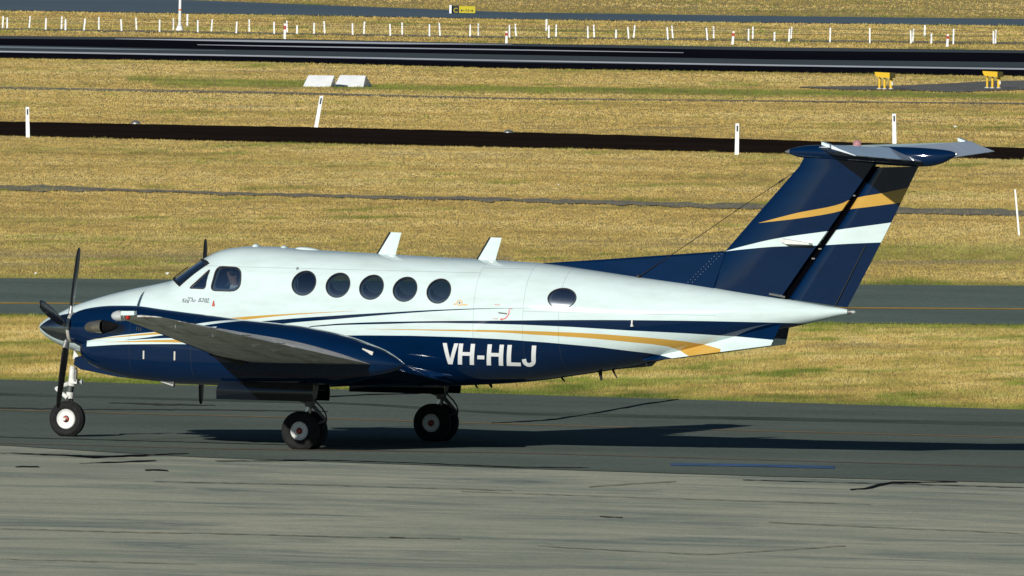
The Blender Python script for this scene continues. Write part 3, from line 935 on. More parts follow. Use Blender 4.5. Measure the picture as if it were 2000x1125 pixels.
for sgn in (-1, 1):
    for o in CABIN:
        pane_side("cabin_window", o, M_PANE, sgn)
    pane_side("rear_cabin_window", AFTWIN, M_PANEAFT, sgn)
    pane_side("cockpit_side_window", COCKPIT, M_CLEAR, sgn, seal=0.009)
    v = pane_side("cockpit_vent_window", VENT, M_CLEAR, sgn, seal=0.009)
    # bright frame strip of the vent window along its sloping edge
    a, b = side(371, 559.5), side(404, 527.5)
    a.y *= -sgn; b.y *= -sgn
    MB().tube([a + Vector((0.012, 0, -0.01)), b + Vector((0.004, 0, -0.015))], 0.013, 8).build("vent_frame", M_ALU, v)
    # windscreen half
    vs, fs = [], []; n1, n2 = 9, 8
    for i in range(n1):
        ya = 0.025 + (0.56 - 0.025) * i / 8; yb = 0.025 + (0.50 - 0.025) * i / 8
        xa = WSF[0][0] + (WSF[1][0] - WSF[0][0]) * (i / 8) ** 2; xb = WSA[0][0] + (WSA[1][0] - WSA[0][0]) * (i / 8) ** 2
        for j in range(n2):
            q = j / (n2 - 1); X = xa + (xb - xa) * q; Y = ya + (yb - ya) * q
            vs.append((X, sgn * Y, float(z_roof(X, Y)) - 0.012))
    for i in range(n1 - 1):
        for j in range(n2 - 1):
            fs.append((i * n2 + j, i * n2 + j + 1, (i + 1) * n2 + j + 1, (i + 1) * n2 + j))
    ws = mesh_obj("windscreen", vs, fs, M_SCREEN, plane)
    loop = [(x, y) for x, y in WPOLY]
    path = [Vector((x, sgn * y, float(z_roof(x, y)) + 0.002)) for x, y in loop]; path.append(path[0])
    MB().tube(path, 0.017, 6, cap=False).build("windscreen_frame", M_BLACK, ws)
    MB().tube([(WSF[0][0] + 0.05, sgn * 0.30, float(z_roof(WSF[0][0] + 0.05, 0.30)) + 0.03), (WSF[0][0] + 0.24, sgn * 0.20, float(z_roof(WSF[0][0] + 0.24, 0.20)) + 0.03)], 0.008, 6).build("wiper", M_BLACK, ws)

# instrument panel and seats
wpx = WSF[0][0]
ip = MB().box((wpx + 0.62, 0, 1.93), (0.30, 1.15, 0.34)).build("instrument_panel", M_BLACK, plane)
SEATX = at(455, 600, -0.45).x
for sgn in (-1, 1):
    s_ = empty("cockpit_seat", (0, 0, 0), plane)
    MB().box((SEATX - 0.06, sgn * 0.36, 1.60), (0.46, 0.42, 0.10)).build("seat_cushion", M_INT, s_)
    MB().box((SEATX + 0.27, sgn * 0.36, 1.90), (0.09, 0.42, 0.66), Matrix.Rotation(0.18, 3, 'Y')).build("seat_back", M_INT, s_)
MB().box((XN + 4.15, 0, 1.9), (0.03, 1.30, 1.2)).build("cabin_divider", M_INT, plane)

# ---------------- registration and markings, laid on the curved flank
LET = {
    'V': (0.79, [[(0, 1), (.22, 1), (.40, .26), (.62, 1), (.84, 1), (.50, 0), (.27, 0)]]),
    'H': (0.80, [[(0, 0), (.20, 0), (.20, 1), (0, 1)], [(.20, .43), (.56, .43), (.56, .60), (.20, .60)], [(.56, 0), (.76, 0), (.76, 1), (.56, 1)]]),
    '-': (0.46, [[(.03, .28), (.36, .28), (.36, .46), (.03, .46)]]),
    'L': (0.68, [[(0, 0), (.64, 0), (.64, .17), (.20, .17), (.20, 1), (0, 1)]]),
    'J': (0.70, []),
}
jo = [(.42, 1), (.62, 1), (.62, .30)] + [(.31 + .31 * math.cos(a), .29 + .31 * math.sin(a)) for a in np.linspace(-0.1, -math.pi + 0.05, 12)] + \
     [(0, .33), (.19, .36)] + [(.31 + .12 * math.cos(a), .29 + .13 * math.sin(a)) for a in np.linspace(-math.pi + .1, 0, 8)] + [(.42, .33)]
LET['J'] = (0.70, [jo])


def conform(name, polys, mat, parent, lift=0.004, step=0.02, sgn=-1):
    """flat polygons in (x,z) sliced finely and laid on the hull flank"""
    bm = bmesh.new()
    for p in polys:
        vs = [bm.verts.new((x, 0, z)) for x, z in p]
        bm.faces.new(vs)
    bmesh.ops.triangulate(bm, faces=bm.faces)
    zs = [v.co.z for v in bm.verts]
    z = min(zs) + step
    while z < max(zs):
        bmesh.ops.bisect_plane(bm, geom=bm.verts[:] + bm.edges[:] + bm.faces[:], plane_co=(0, 0, z), plane_no=(0, 0, 1))
        z += step
    for v in bm.verts:
        v.co.y = sgn * (float(y_side(v.co.x, v.co.z)) + lift)
    me = bpy.data.meshes.new(name); bm.to_mesh(me); bm.free()
    me.materials.append(mat); me.shade_smooth()
    o = bpy.data.objects.new(name, me); COL.objects.link(o); o.parent = parent
    return o


p_a, p_b = side(866, 711), side(1046, 716); hgt = side(870, 670).z - side(866, 711).z
slope = (p_b.z - p_a.z) / (p_b.x - p_a.x)
starts = {0: 868.5, 1: 894.5, 2: 931, 3: 950.5, 4: 989.5, 5: 1019.5}
M_LETTER = simple("white_lettering", (0.74, 0.76, 0.74), 0.35, coat=0.4, var=0.04)
for i, ch in enumerate("VH-HLJ"):
    x_s = side(starts[i], 712).x; wdt = 0.30
    polys = []
    for poly in LET[ch][1]:
        q = []
        for (a, b) in poly:
            X = x_s + a * 0.350 * (0.90 if ch != 'V' else 0.80) + b * hgt * 0.20
            if ch == 'V': X -= hgt * 0.20 * b * 0.45 + 0.02
            q.append((X, p_a.z + slope * (X - p_a.x) + b * hgt))
        polys.append(q)
    o = conform("registration_letter" if ch != '-' else "registration_dash", polys, M_LETTER, plane)

M_INK = simple("dark_ink", (0.03, 0.03, 0.05), 0.5)
M_INKRED = simple("red_ink", (0.55, 0.06, 0.04), 0.5)
M_INKGOLD = simple("gold_ink", (0.62, 0.36, 0.10), 0.5)


def text_polys(s, size, x, z, shear=0.0, spacing=1.0):
    cu = bpy.data.curves.new("txt", 'FONT'); cu.body = s; cu.size = size; cu.shear = shear; cu.space_character = spacing; cu.resolution_u = 3
    ob = bpy.data.objects.new("txt", cu); COL.objects.link(ob)
    dg = bpy.context.evaluated_depsgraph_get(); dg.update()
    me = bpy.data.meshes.new_from_object(ob.evaluated_get(dg))
    vs = [v.co.copy() for v in me.vertices]; fs = [list(p.vertices) for p in me.polygons]
    bpy.data.objects.remove(ob); bpy.data.curves.remove(cu); bpy.data.meshes.remove(me)
    return [[(x + vs[i].x, z + vs[i].y) for i in f] for f in fs]


q0 = side(355, 589)
conform("model_lettering", text_polys("King Air", 0.068, q0.x, q0.z, 0.35), M_INK, plane, 0.003, 0.03)
q1 = side(366, 583.2)
conform("model_lettering", text_polys("Super", 0.04, q1.x, q1.z, 0.3), M_INK, plane, 0.003, 0.03)
q2 = side(386, 589.5)
conform("model_lettering", text_polys("B200", 0.082, q2.x, q2.z, 0.45), M_INK, plane, 0.003, 0.03)
q3, q4 = side(357, 590.5), side(410, 591.5)
conform("lettering_rule", [[(q3.x, q3.z), (q4.x, q4.z), (q4.x, q4.z + .006), (q3.x, q3.z + .006)]], M_INK, plane, 0.003, 0.05)
# small red placard, gold winged badge, door handle arc
q = side(417, 594)
conform("red_placard", [[(q.x - .025, q.z - .03), (q.x + .025, q.z - .03), (q.x + .006, q.z + .01), (q.x + .006, q.z + .05), (q.x - .006, q.z + .05), (q.x - .006, q.z + .01)]], M_INKRED, plane, 0.003, 0.05)
q = side(897.5, 591.5)
ring = [(q.x + .043 * math.cos(a), q.z + .043 * math.sin(a)) for a in np.linspace(0, 2 * math.pi, 20, endpoint=False)]
ring2 = [(q.x + .027 * math.cos(a), q.z + .027 * math.sin(a)) for a in np.linspace(0, 2 * math.pi, 20, endpoint=False)]
badge = conform("gold_badge", [[ring[i], ring[(i + 1) % 20], ring2[(i + 1) % 20], ring2[i]] for i in range(20)] +
                [[(q.x - .10, q.z - .025), (q.x - .048, q.z - .03), (q.x - .048, q.z - .008), (q.x - .09, q.z - .012)],
                 [(q.x + .048, q.z - .035), (q.x + .13, q.z - .03), (q.x + .12, q.z - .015), (q.x + .048, q.z - .012)]], M_INKGOLD, plane, 0.003, 0.05)
conform("badge_centre", [[(q.x - .012, q.z + .014), (q.x + .012, q.z + .014), (q.x + .008, q.z - .012), (q.x - .008, q.z - .012)]], M_INK, badge, 0.004, 0.05)
q = side(980, 608.5)
arc = [(q.x + 0.10 * math.cos(a), q.z - 0.0 + 0.10 * math.sin(a)) for a in np.linspace(0.2, -1.5, 12)]
arc2 = [(q.x + 0.115 * math.cos(a), q.z + 0.115 * math.sin(a)) for a in np.linspace(0.2, -1.5, 12)]
conform("door_arrow", [[arc[i], arc[i + 1], arc2[i + 1], arc2[i]] for i in range(11)] + [[(q.x - .03, q.z - .108), (q.x + .01, q.z - .09), (q.x + .01, q.z - .125)]], M_INKRED, plane, 0.003, 0.05)
MB().tube([side(974, 610.5) + Vector((0, -0.012, 0)), side(990, 612.5) + Vector((0, -0.012, 0))], 0.008, 8).build("door_handle", M_GEARG, plane)
q = side(985, 596)
for tx in (text_polys("PUSH", 0.03, q.x - .14, q.z - .005), text_polys("OPEN", 0.025, q.x + .06, q.z - .06), text_polys("CLOSE", 0.025, q.x - .16, q.z - .20)):
    conform("door_placard", tx, M_INKRED, plane, 0.003, 0.05)["kind"] = "stuff"
q = side(1235, 630)
MB().tube([q + Vector((0, -0.01, 0.04)), q + Vector((0, -0.02, -0.02)), q + Vector((0, -0.012, -0.05))], [0.012, 0.014, 0.026], 8).build("flank_fitting", M_GEARW, plane)


# ---------------- dorsal fin, fin, rudder, bullet, tailplane
def yfoil(le, te, half, f0=0.0, f1=1.0, n=12):
    return airfoil(le, te, half, f0, f1, n, 0.0, Vector((0, 1, 0)))


dors = []
for (ax, ay, bx, by, th) in [(1058, 514, 1062, 522, 0.03), (1180, 506.4, 1190, 545, 0.085), (1300, 498.2, 1320, 568, 0.11), (1418, 490, 1395, 575, 0.12)]:
    T_, B_ = at(ax, ay), at(bx, by)
    dors.append([Vector((T_.x, 0, T_.z)), Vector((T_.x, -th * .35, T_.z - 0.03)), Vector((B_.x, -th, B_.z)), Vector((B_.x, th, B_.z)), Vector((T_.x, th * .35, T_.z - 0.03))])
dorsal = MB().rings(dors).build("dorsal_fin", M_NAVY, plane, smooth=False)
mb = MB()
for i in range(13):
    f = i / 12
    for dx in (0, 9):
        p = at(1345 + (1404 - 1345) * f + dx, 551 + (490.5 - 551) * f, -0.072 - 0.004 * (1 - f))
        p.y = -(0.100 - 0.062 * f + 0.004)
        mb.lathe([(0.0, 0.0045), (-0.003, 0.003)], p, 'Y', 6, True)
mb.build("rivet_row", M_ALU, dorsal)["kind"] = "stuff"

fin_rows = [((1378, 575), (1533, 600)), ((1374, 556), (1528.5, 581)), ((1417, 490), (1577, 510.5)), ((1484, 413), (1636.5, 427.5)), ((1561, 325), (1704, 329)), ((1571, 306), (1717, 309))]
rings = []
for (a, b), (c_, d_) in fin_rows:
    le, hg = at(a, b), at(c_, d_)
    te = le + (hg - le) / 0.60
    rings.append(yfoil(le, te, 0.105, 0, 0.60, 14))
fin = MB().rings(rings).build("vertical_fin", M_FIN, plane, angle=50)
rud_rows = [((1542, 583.4), (1655, 600.5)), ((1589, 513), (1698.5, 518)), ((1647, 430), (1742, 432)), ((1713, 327), (1794, 325))]
rings = []
for (a, b), (c_, d_) in rud_rows:
    le, te = at(a, b), at(c_, d_); ln = te - le
    half = 0.055
    xs = [0, 0.04, 0.12, 0.25, 0.5, 0.8, 1.0]; hs = [0.25, 0.7, 0.95, 1.0, 0.62, 0.28, 0.05]
    rings.append([le + ln * x + Vector((0, -half * h_, 0)) for x, h_ in zip(xs, hs)] + [le + ln * x + Vector((0, half * h_, 0)) for x, h_ in reversed(list(zip(xs, hs)))])
rudder = MB().rings(rings).build("rudder", M_FIN, plane, angle=50)
# near-black plate painted as the shade in the gap between fin and rudder
M_GAP = simple("painted_gap_shade", (0.002, 0.002, 0.003), 1.0, var=0.2, spec=0.0)
MB().plate([at(1526, 583), at(1550, 587), at(1719, 326), at(1704, 324)], (0, 0.02, 0)).build("gap_shade_plate", M_GAP, plane, smooth=False)
# trim tab line and hinge pieces
MB().tube([at(1690, 480, -0.030), at(1631.5, 596.5, -0.036)], 0.006, 6).build("trim_tab_seam", M_BLACK, rudder)
for (a, b) in [(1668, 382), (1602, 486), (1589, 505), (1718, 330)]:
    MB().box(at(a, b, -0.035), (0.045, 0.03, 0.018)).build("rudder_hinge", M_GEARG, rudder)
MB().plate([at(1523, 468.5, -0.16), at(1530, 466, -0.16), at(1582, 474.5, -0.16), at(1584, 478, -0.16), at(1537, 476.5, -0.16)], (0, 0.14, 0)).build("vortex_fence", M_ALU, fin)
for (a, b) in [(1612, 380), (1582, 438), (1512, 528), (1632, 365)]:
    mb = MB()
    for k in range(12):
        w_ = 2 * math.pi * k / 12
        p = at(a + 11 * math.cos(w_), b + 11 * math.sin(w_), 0)
        p.y = -0.073
        mb.lathe([(0.0, 0.005), (-0.012, 0.004)], p, 'Y', 5, True)
    mb.build("inspection_ring", M_NAVY, fin)["kind"] = "stuff"
MB().box(at(1518, 577, -0.12), (0.24, 0.02, 0.025), Matrix.Rotation(0.16, 3, 'Y')).build("hinge_fitting", M_STEEL, fin)

BUL = [(1534, 295.7, 297, 0.008), (1540, 292.5, 299.5, 0.03), (1548, 289.5, 303, 0.06), (1562, 286.3, 307, 0.09), (1585, 283.6, 310.5, 0.12), (1620, 283, 314, 0.14), (1680, 284, 319, 0.155), (1740, 286, 323, 0.16),
       (1785, 287.6, 325.5, 0.15), (1815, 289.6, 325, 0.13), (1840, 292, 319.5, 0.095), (1858, 295, 310.5, 0.05), (1868, 299, 304, 0.018)]
bx_ = [at(a, b).x for a, b, c_, w_ in BUL]; bt = [at(a, b).z for a, b, c_, w_ in BUL]; bb = [at(a, c_).z for a, b, c_, w_ in BUL]; bw = [w_ for *_, w_ in BUL]
rings = []
for X in np.linspace(bx_[0], bx_[-1], 40):
    zt, zb, w_ = float(pchip(bx_, bt, X)), float(pchip(bx_, bb, X)), float(pchip(bx_, bw, X))
    rings.append(superring(X, 0, (zt + zb) / 2, w_, (zt - zb) / 2, 2.1, 28))
bullet = MB().rings(rings).build("bullet_fairing", M_NAVY, plane)
tipr = [superring(X, 0, (float(pchip(bx_, bt, X)) + float(pchip(bx_, bb, X))) / 2, float(pchip(bx_, bw, X)) + .003, (float(pchip(bx_, bt, X)) - float(pchip(bx_, bb, X))) / 2 + .003, 2.1, 20) for X in np.linspace(bx_[0] - .003, bx_[1] + .03, 6)]
MB().rings(tipr).build("bullet_nose_cap", M_ALU, bullet)
e_ = at(1868, 301.5)
MB().lathe([(-0.01, 0.022), (0.01, 0.02), (0.02, 0.008)], e_, 'X', 12, True).build("tail_lamp", M_LENS, bullet)
bc = at(1674, 283)
MB().lathe([(-0.04, 0.058), (0.02, 0.058), (0.045, 0.05), (0.065, 0.03), (0.072, 0.004)], bc, 'Z', 20, True).build("beacon", M_PINKLENS, plane)

HT = 2.93


def tail_half(sgn):
    # hinge line, leading edge, drooped elevator trailing edge
    hr, ht = at(1735, 288.0, -0.13), at(1622, 283.2, -HT)
    er, et = at(1800, 315.5, -0.13), at(1671, 304.0, -HT)
    lr, lt = hr + Vector((-0.93, 0, -0.01)), ht + Vector((-0.17, 0, -0.005))
    mir = lambda p: Vector((p.x, -sgn * p.y, p.z)) if sgn > 0 else p
    rings = []
    for f in (-0.09, 0, 0.25, 0.5, 0.75, 0.97, 1.0):
        le, hg = lr.lerp(lt, f), hr.lerp(ht, f)
        if f == 1.0: le = le + Vector((0.03, 0, 0))
        te = le + (hg - le) / 0.62
        th = 0.105 if f < 1 else 0.03
        rings.append([mir(p - Vector((0, 0, 0.055 * (1 - 0.45 * f)))) for p in airfoil(le, te, th, 0, 0.62, 12, 0.0)])
    st = MB().rings(rings).build("tailplane", M_TAILP, plane, angle=40)
    boot = []
    for f in (0.02, 0.5, 0.95):
        le, hg = lr.lerp(lt, f), hr.lerp(ht, f); te = le + (hg - le) / 0.62
        ring = airfoil(le + Vector((-0.006, 0, 0)), te, 0.113, 0, 0.07, 8, 0.0)
        boot.append([mir(p - Vector((0, 0, 0.055 * (1 - 0.45 * f)))) for p in ring])
    MB().rings(boot).build("deicing_boot", M_BOOT, st)
    rings = []
    for f in (0.0, 0.25, 0.5, 0.75, 0.93, 1.0):
        h_, e2 = hr.lerp(ht, f) + Vector((0.012, 0, 0)), er.lerp(et, f)
        th = 0.040 * (1 - 0.4 * f)
        d = e2 - h_
        up = Vector((0, 0, 1))
        prof = [(0.0, 0.0), (0.05, 0.0), (0.3, -0.006), (1.0, 0.004)]
        a_ = [h_ + d * x + up * z_ for x, z_ in prof]
        b_ = [h_ + d * x - up * (2 * th * (1 - x) + 0.004) for x, z_ in reversed(prof)]
        rings.append([mir(p) for p in a_ + b_])
    el = MB().rings(rings).build("elevator", M_TAILP, plane, angle=25)
    # horn balance at the tip, static wicks, tab seam
    p = ht + Vector((-0.10, 0.07, 0.0))
    MB().plate([mir(ht + Vector(o)) for o in ((-0.14, 0.02, 0.02), (-0.02, 0.02, -0.02), (-0.02, 0.14, -0.02), (-0.14, 0.12, 0.02))], (0, 0, 0.045)).build("horn_balance", M_WHITE, el)
    for f in (0.15, 0.35, 0.6, 0.85):
        p = er.lerp(et, f)
        MB().tube([mir(p), mir(p + Vector((0.14, 0, -0.03)))], 0.004, 5).build("static_wick", M_BLACK, el)
    return st


M_TAILP = livery("tailplane_paint", (0.70, 0.76, 0.80), [])
tail_half(-1); tail_half(1)
# rudder static wick, wire aerial
MB().tube([at(1773, 375.5), at(1789, 374)], 0.004, 5).build("static_wick", M_BLACK, rudder)
aer = MB().tube([at(1557, 333), at(1450, 403), at(1350, 472), at(1248, 540, -0.10)], 0.0055, 5).build("wire_aerial", M_BLACK, plane)
MB().tube([at(1530, 350.6), at(1521, 356.5)], 0.014, 8).build("aerial_insulator", M_BLACK, aer)
MB().tube([at(1561, 331), at(1552, 336)], 0.012, 8).build("aerial_insulator", M_ALU, aer)
MB().lathe([(0, 0.03), (0.03, 0.025), (0.035, 0.005)], at(1247, 541, -0.10), 'Z', 10, True).build("aerial_base", M_BLACK, aer)

# tail cone lamp and collar
e_ = at(1660, 609.3)
MB().lathe([(-0.03, 0.040), (0.0, 0.030), (0.03, 0.028), (0.03, 0.02)], e_, 'X', 16, True).build("tail_collar", M_GEARG, plane)
MB().lathe([(0.03, 0.024), (0.06, 0.022), (0.08, 0.012), (0.085, 0.002)], e_, 'X', 14, True).build("tail_light", M_LENS, plane)

# ventral strakes
for sgn in (-1, 1):
    def mv(px, py, y):
        p = at(px, py, -y); p.y *= -sgn; return p
    pts = [mv(1240, 691, .27), mv(1257, 704.5, .29), mv(1307, 700.5, .30), mv(1506, 674.5, .30), mv(1527, 631, .17), mv(1410, 650, .12)]
    vs = MB().plate(pts, (0, 0.022, 0)).build("ventral_fin", M_HULL, plane, smooth=False)
# keel skid at the tail
MB().plate([at(1190, 722.5), at(1272, 715.5), at(1283, 704.5), at(1240, 700)], (0, 0.05, 0)).build("tail_skid", M_NAVY, plane, smooth=False)
MB().lathe([(-0.032, 0.016), (-0.028, 0.016)], at(1264, 711.5), 'Y', 12, True).build("tie_down_eye", M_CREAM, plane)

# aerials
for (bx1, by1, bx2, by2, tx1, ty1, tx2, ty2) in [(737, 497, 772, 499, 763, 453.5, 784, 454.5), (932, 508, 967, 510, 958, 463.5, 980, 464.5)]:
    rings = []
    for f in (0, 0.5, 1):
        le = at(bx1 + (tx1 - bx1) * f, by1 + (ty1 - by1) * f); te = at(bx2 + (tx2 - bx2) * f, by2 + (ty2 - by2) * f)
        rings.append(yfoil(le, te, 0.16, 0, 1, 10))
    an = MB().rings(rings).build("blade_aerial", M_WHITE, plane)
    MB().tube([at(bx1 - .5, by1), at(tx1 - .5, ty1)], 0.016, 8).build("aerial_leading_edge", M_BLACK, an)
    b0 = at((bx1 + bx2) / 2 + 3, by1 - 1)
    MB().rings([superring(b0.x + dx, 0, b0.z - 0.02 + dz, w_, 0.02, 2, 14) for dx, w_, dz in ((-0.2, 0.01, 0), (-0.12, 0.05, 0), (0.05, 0.06, -.012), (0.2, 0.04, -.025), (0.3, 0.01, -0.035))]).build("aerial_base", M_WHITE, an)
for (a, b, ln) in [(500, 481.5, 14), (555, 484.5, 14), (603, 488.5, 55)]:
    p = at(a, b); L_ = ln / 130.0
    MB().rings([superring(p.x + f * L_ / 2, 0, p.z - 0.006 - 0.02 * f * (ln > 30) , 0.07 * math.sqrt(max(1 - f * f, .01)), 0.045 * math.sqrt(max(1 - f * f, .01)), 2.2, 16) for f in np.linspace(-1, 1, 9)]).build("roof_fairing", M_WHITE, plane)
for (a, b, c_, d_, w_) in [(1096, 737, 1103, 745, .02), (1172, 726, 1175, 743, .035), (1196, 722, 1205, 738, .02), (928, 751, 933, 758, .02), (957, 750, 961, 757, .03)]:
    MB().tube([at(a, b - 2), at((a + c_) / 2, (b + d_) / 2), at(c_, d_)], [w_, w_ * .7, w_ * .5], 8).build("belly_aerial", M_BLACK, plane)


# ---------------- wings
P3L, P3T = at(407, 678, -3.0), at(715, 709.5, -3.0)
P8L, P8T = at(232, 619.5, -8.15), at(322, 621.0, -8.15)


def wing_pt(y):
    f = (y - 3.0) / (8.15 - 3.0)
    le = P3L.lerp(P8L, f); te = P3T.lerp(P8T, f)
    if y < 3.0:
        le = Vector((P3L.x - 0.02 * (3 - y), 0, le.z)); te = P3T.lerp(P8T, f)
    le.y = -y; te.y = -y
    th = np.interp(y, [0, 3, 8.15], [0.17, 0.16, 0.115])
    return le, te, float(th)


def wsec(y, f0=0, f1=1, sgn=-1, n=14, thk=1.0, drop=0.0):
    le, te, th = wing_pt(y)
    r = airfoil(le, te, th * thk, f0, f1, n, 0.02)
    return [Vector((p.x, -sgn * p.y, p.z - drop)) if sgn > 0 else p - Vector((0, 0, drop)) for p in r]


def make_wing(sgn):
    FT = [(640, 702, 756, .20), (690, 701, 754, .23), (740, 703, 752, .24), (790, 711, 749, .20), (830, 720, 744, .14), (858, 727.5, 738.5, .075), (880, 733.2, 735.2, .012)]
    fx = [at(a, b, -.9).x for a, b, *_ in FT]; fa = [at(a, b, -.9).z for a, b, *_ in FT]; fb = [at(a, c_, -.9).z for a, b, c_, _ in FT]; fw = [w_ for *_, w_ in FT]
    MB().rings([superring(X, sgn * (0.90 - 0.10 * k / 20), float(pchip(fx, fa, X) + pchip(fx, fb, X)) / 2, float(pchip(fx, fw, X)), float(pchip(fx, fa, X) - pchip(fx, fb, X)) / 2, 2.0, 28)
                for k, X in enumerate(np.linspace(fx[0], fx[-1], 21))]).build("wing_root_fairing", M_NAVY, plane)
    j0, j1, j2 = at(408, 686.5, -3.32), at(438, 693, -3.28), at(476, 711, -3.16)
    MB().tube([Vector((p.x, -sgn * p.y, p.z)) for p in (j0, j0.lerp(j1, .12), j1, j2)], [0.02, 0.055, 0.055, 0.03], 12).build("junction_fairing", M_BOOT, plane)
    wg = MB().rings([wsec(y, 0, 0.75, sgn) for y in (0.45, 1.2, 2.0, 2.6)]).build("wing_centre_section", M_NAVY, plane, angle=40)
    ow = MB().rings([wsec(y, 0, 0.75, sgn) for y in (2.6, 3.2, 4.0, 5.0, 6.0, 7.0, 7.9)] + [wsec(8.1, 0, 0.75, sgn, thk=0.75), wsec(8.2, 0.0, 0.75, sgn, thk=0.3)]).build("wing", M_WINGSKIN, plane, angle=40)
    MB().rings([wsec(y, 0.757, 1.0, sgn) for y in (0.7, 1.5, 2.58)]).build("flap", M_NAVY, wg, angle=40)
    MB().rings([wsec(y, 0.757, 1.0, sgn) for y in (2.62, 3.5, 4.85)]).build("flap", M_WINGSKIN, ow, angle=40)
    MB().rings([wsec(y, 0.757, 1.0, sgn) for y in (4.88, 6.0, 7.75)]).build("aileron", M_WINGSKIN, ow, angle=40)
    MB().rings([wsec(y, 0.757, 1.0, sgn) for y in (7.78, 8.1)] + [wsec(8.2, 0.757, 1.0, sgn, thk=0.3)]).build("wing_tip", M_WINGSKIN, ow, angle=40)
    MB().rings([[p + Vector((-0.006, 0, 0)) for p in wsec(y, 0, 0.055, sgn, 8, 1.06)] for y in (3.15, 5.0, 7.8)]).build("deicing_boot", M_BOOT, ow)
    le, te, th = wing_pt(8.2)
    s = 1 if sgn < 0 else -1
    my = lambda v: Vector((v.x, v.y * s, v.z))
    # clear tip lens, white tip block and red lamp
    c_ = at(228, 617, -8.2)
    MB().rings([superring(c_.x + dx, s * (-8.18), c_.z, 0.10 * r_, 0.072 * r_, 2.2, 18) for dx, r_ in ((-0.085, .05), (-0.075, .4), (-0.05, .72), (0, 1), (0.09, 1))]).build("tip_lens", M_LENS, ow)
    b1 = [at(239, 607.5, -8.24), at(264.5, 607.5, -8.24), at(264.5, 615.5, -8.24), at(239, 616, -8.24)]
    MB().plate([my(p) for p in b1], (0, 0.10, 0)).build("tip_block", M_WHITE, ow, smooth=False)
    rl = at(249, 620, -8.27)
    MB().lathe([(-0.02, 0.02), (-0.0, 0.032), (0.02, 0.036)] if sgn < 0 else [(0.02, 0.02), (0, 0.032), (-0.02, 0.036)], my(rl), 'Y', 14, True).build("navigation_light", M_REDLENS, ow)
    # hinge brackets, pitot, fuel drain below the wing, static wicks on the trailing edge
    for y in (5.2, 6.4, 7.5, 3.4, 4.6):
        le, te, th = wing_pt(y); p = le.lerp(te, 0.76)
        MB().plate([my(p + Vector(o)) for o in ((-0.12, 0, -0.03), (0.10, 0, -0.01), (0.10, 0, -0.04), (0.0, 0, -0.072))], (0, 0.03, 0)).build("hinge_bracket", M_GREY, ow, smooth=False)
    for y in (5.3, 6.2, 7.0, 7.6):
        le, te, th = wing_pt(y)
        MB().tube([my(te), my(te + Vector((0.13, 0, 0.0)))], 0.004, 5).build("static_wick", M_BLACK, ow)
    return ow


t = NT("wing_skin_paint")
c = t.coords(); s = t.xyz(c)
gr1 = t.noise(t.mapping(c, (3.2, 0.55, 1)), 1.6, 7, 0.7, 0.3)
col = t.ramp(gr1, [(0.30, (0.24, 0.225, 0.19)), (0.45, (0.60, 0.585, 0.53)), (0.60, (0.72, 0.71, 0.66)), (0.8, (0.80, 0.79, 0.74))])
gr2 = t.noise(t.mapping(c, (1.2, 2.5, 1)), 2.5, 5, 0.7)
col = t.mix(t.ramp(gr2, [(0.50, (0, 0, 0)), (0.75, (0.7, 0.7, 0.7))]), col, (0.24, 0.225, 0.18))
brk = t.math('LESS_THAN', t.math('ABSOLUTE', t.math('SUBTRACT', t.math('FRACT', t.math('MULTIPLY', s[1], 1.15)), 0.5)), 0.006)
col = t.mix(t.math('MULTIPLY', brk, 0.6), col, (0.04, 0.04, 0.04))
t.set(Base_Color=col, Roughness=0.5)
t.b.inputs["Specular IOR Level"].default_value = 0.12
M_WINGSKIN = t.m
make_wing(-1); make_wing(1)


# ---------------- nacelles, propellers, gear
NY = 2.62
NTOP = [(145, 611.5, 669, .205), (160, 605, 677, .255), (180, 600.5, 686, .30), (215, 597, 698, .36), (260, 597, 712, .405), (315, 604, 727, .435), (410, 616, 745, .46), (480, 625, 750, .465), (540, 631, 752, .465),
        (600, 639, 752, .455), (640, 647, 751, .435), (680, 657, 748, .395), (717, 670, 741, .325), (755, 686, 731, .215), (775, 699, 723.5, .125), (790, 711, 713.5, .02)]
NCHIN = [(168, 663, 698, .19), (172, 659, 704, .23), (182, 650, 712, .275), (215, 625, 726, .345), (265, 603, 739, .41), (327, 607.5, 747, .445), (352, 610, 750, .453), (450, 622.5, 753, .468), (540, 632, 754, .468), (600, 640, 754, .458), (640, 648, 752.5, .437), (680, 658.5, 748.5, .392), (717, 672, 740, .31)]


def prof(tab, N):
    xs = [at(a, b, -NY).x for a, b, c_, w_ in tab]; zt = [at(a, b, -NY).z for a, b, c_, w_ in tab]; zb = [at(a, c_, -NY).z for a, b, c_, w_ in tab]; ws = [w_ for *_, w_ in tab]
    out = []
    for X in np.linspace(xs[0], xs[-1], N):
        out.append((X, float(pchip(xs, zt, X)), float(pchip(xs, zb, X)), float(pchip(xs, ws, X))))
    return out


HUB = at(141, 640.5, -NY)


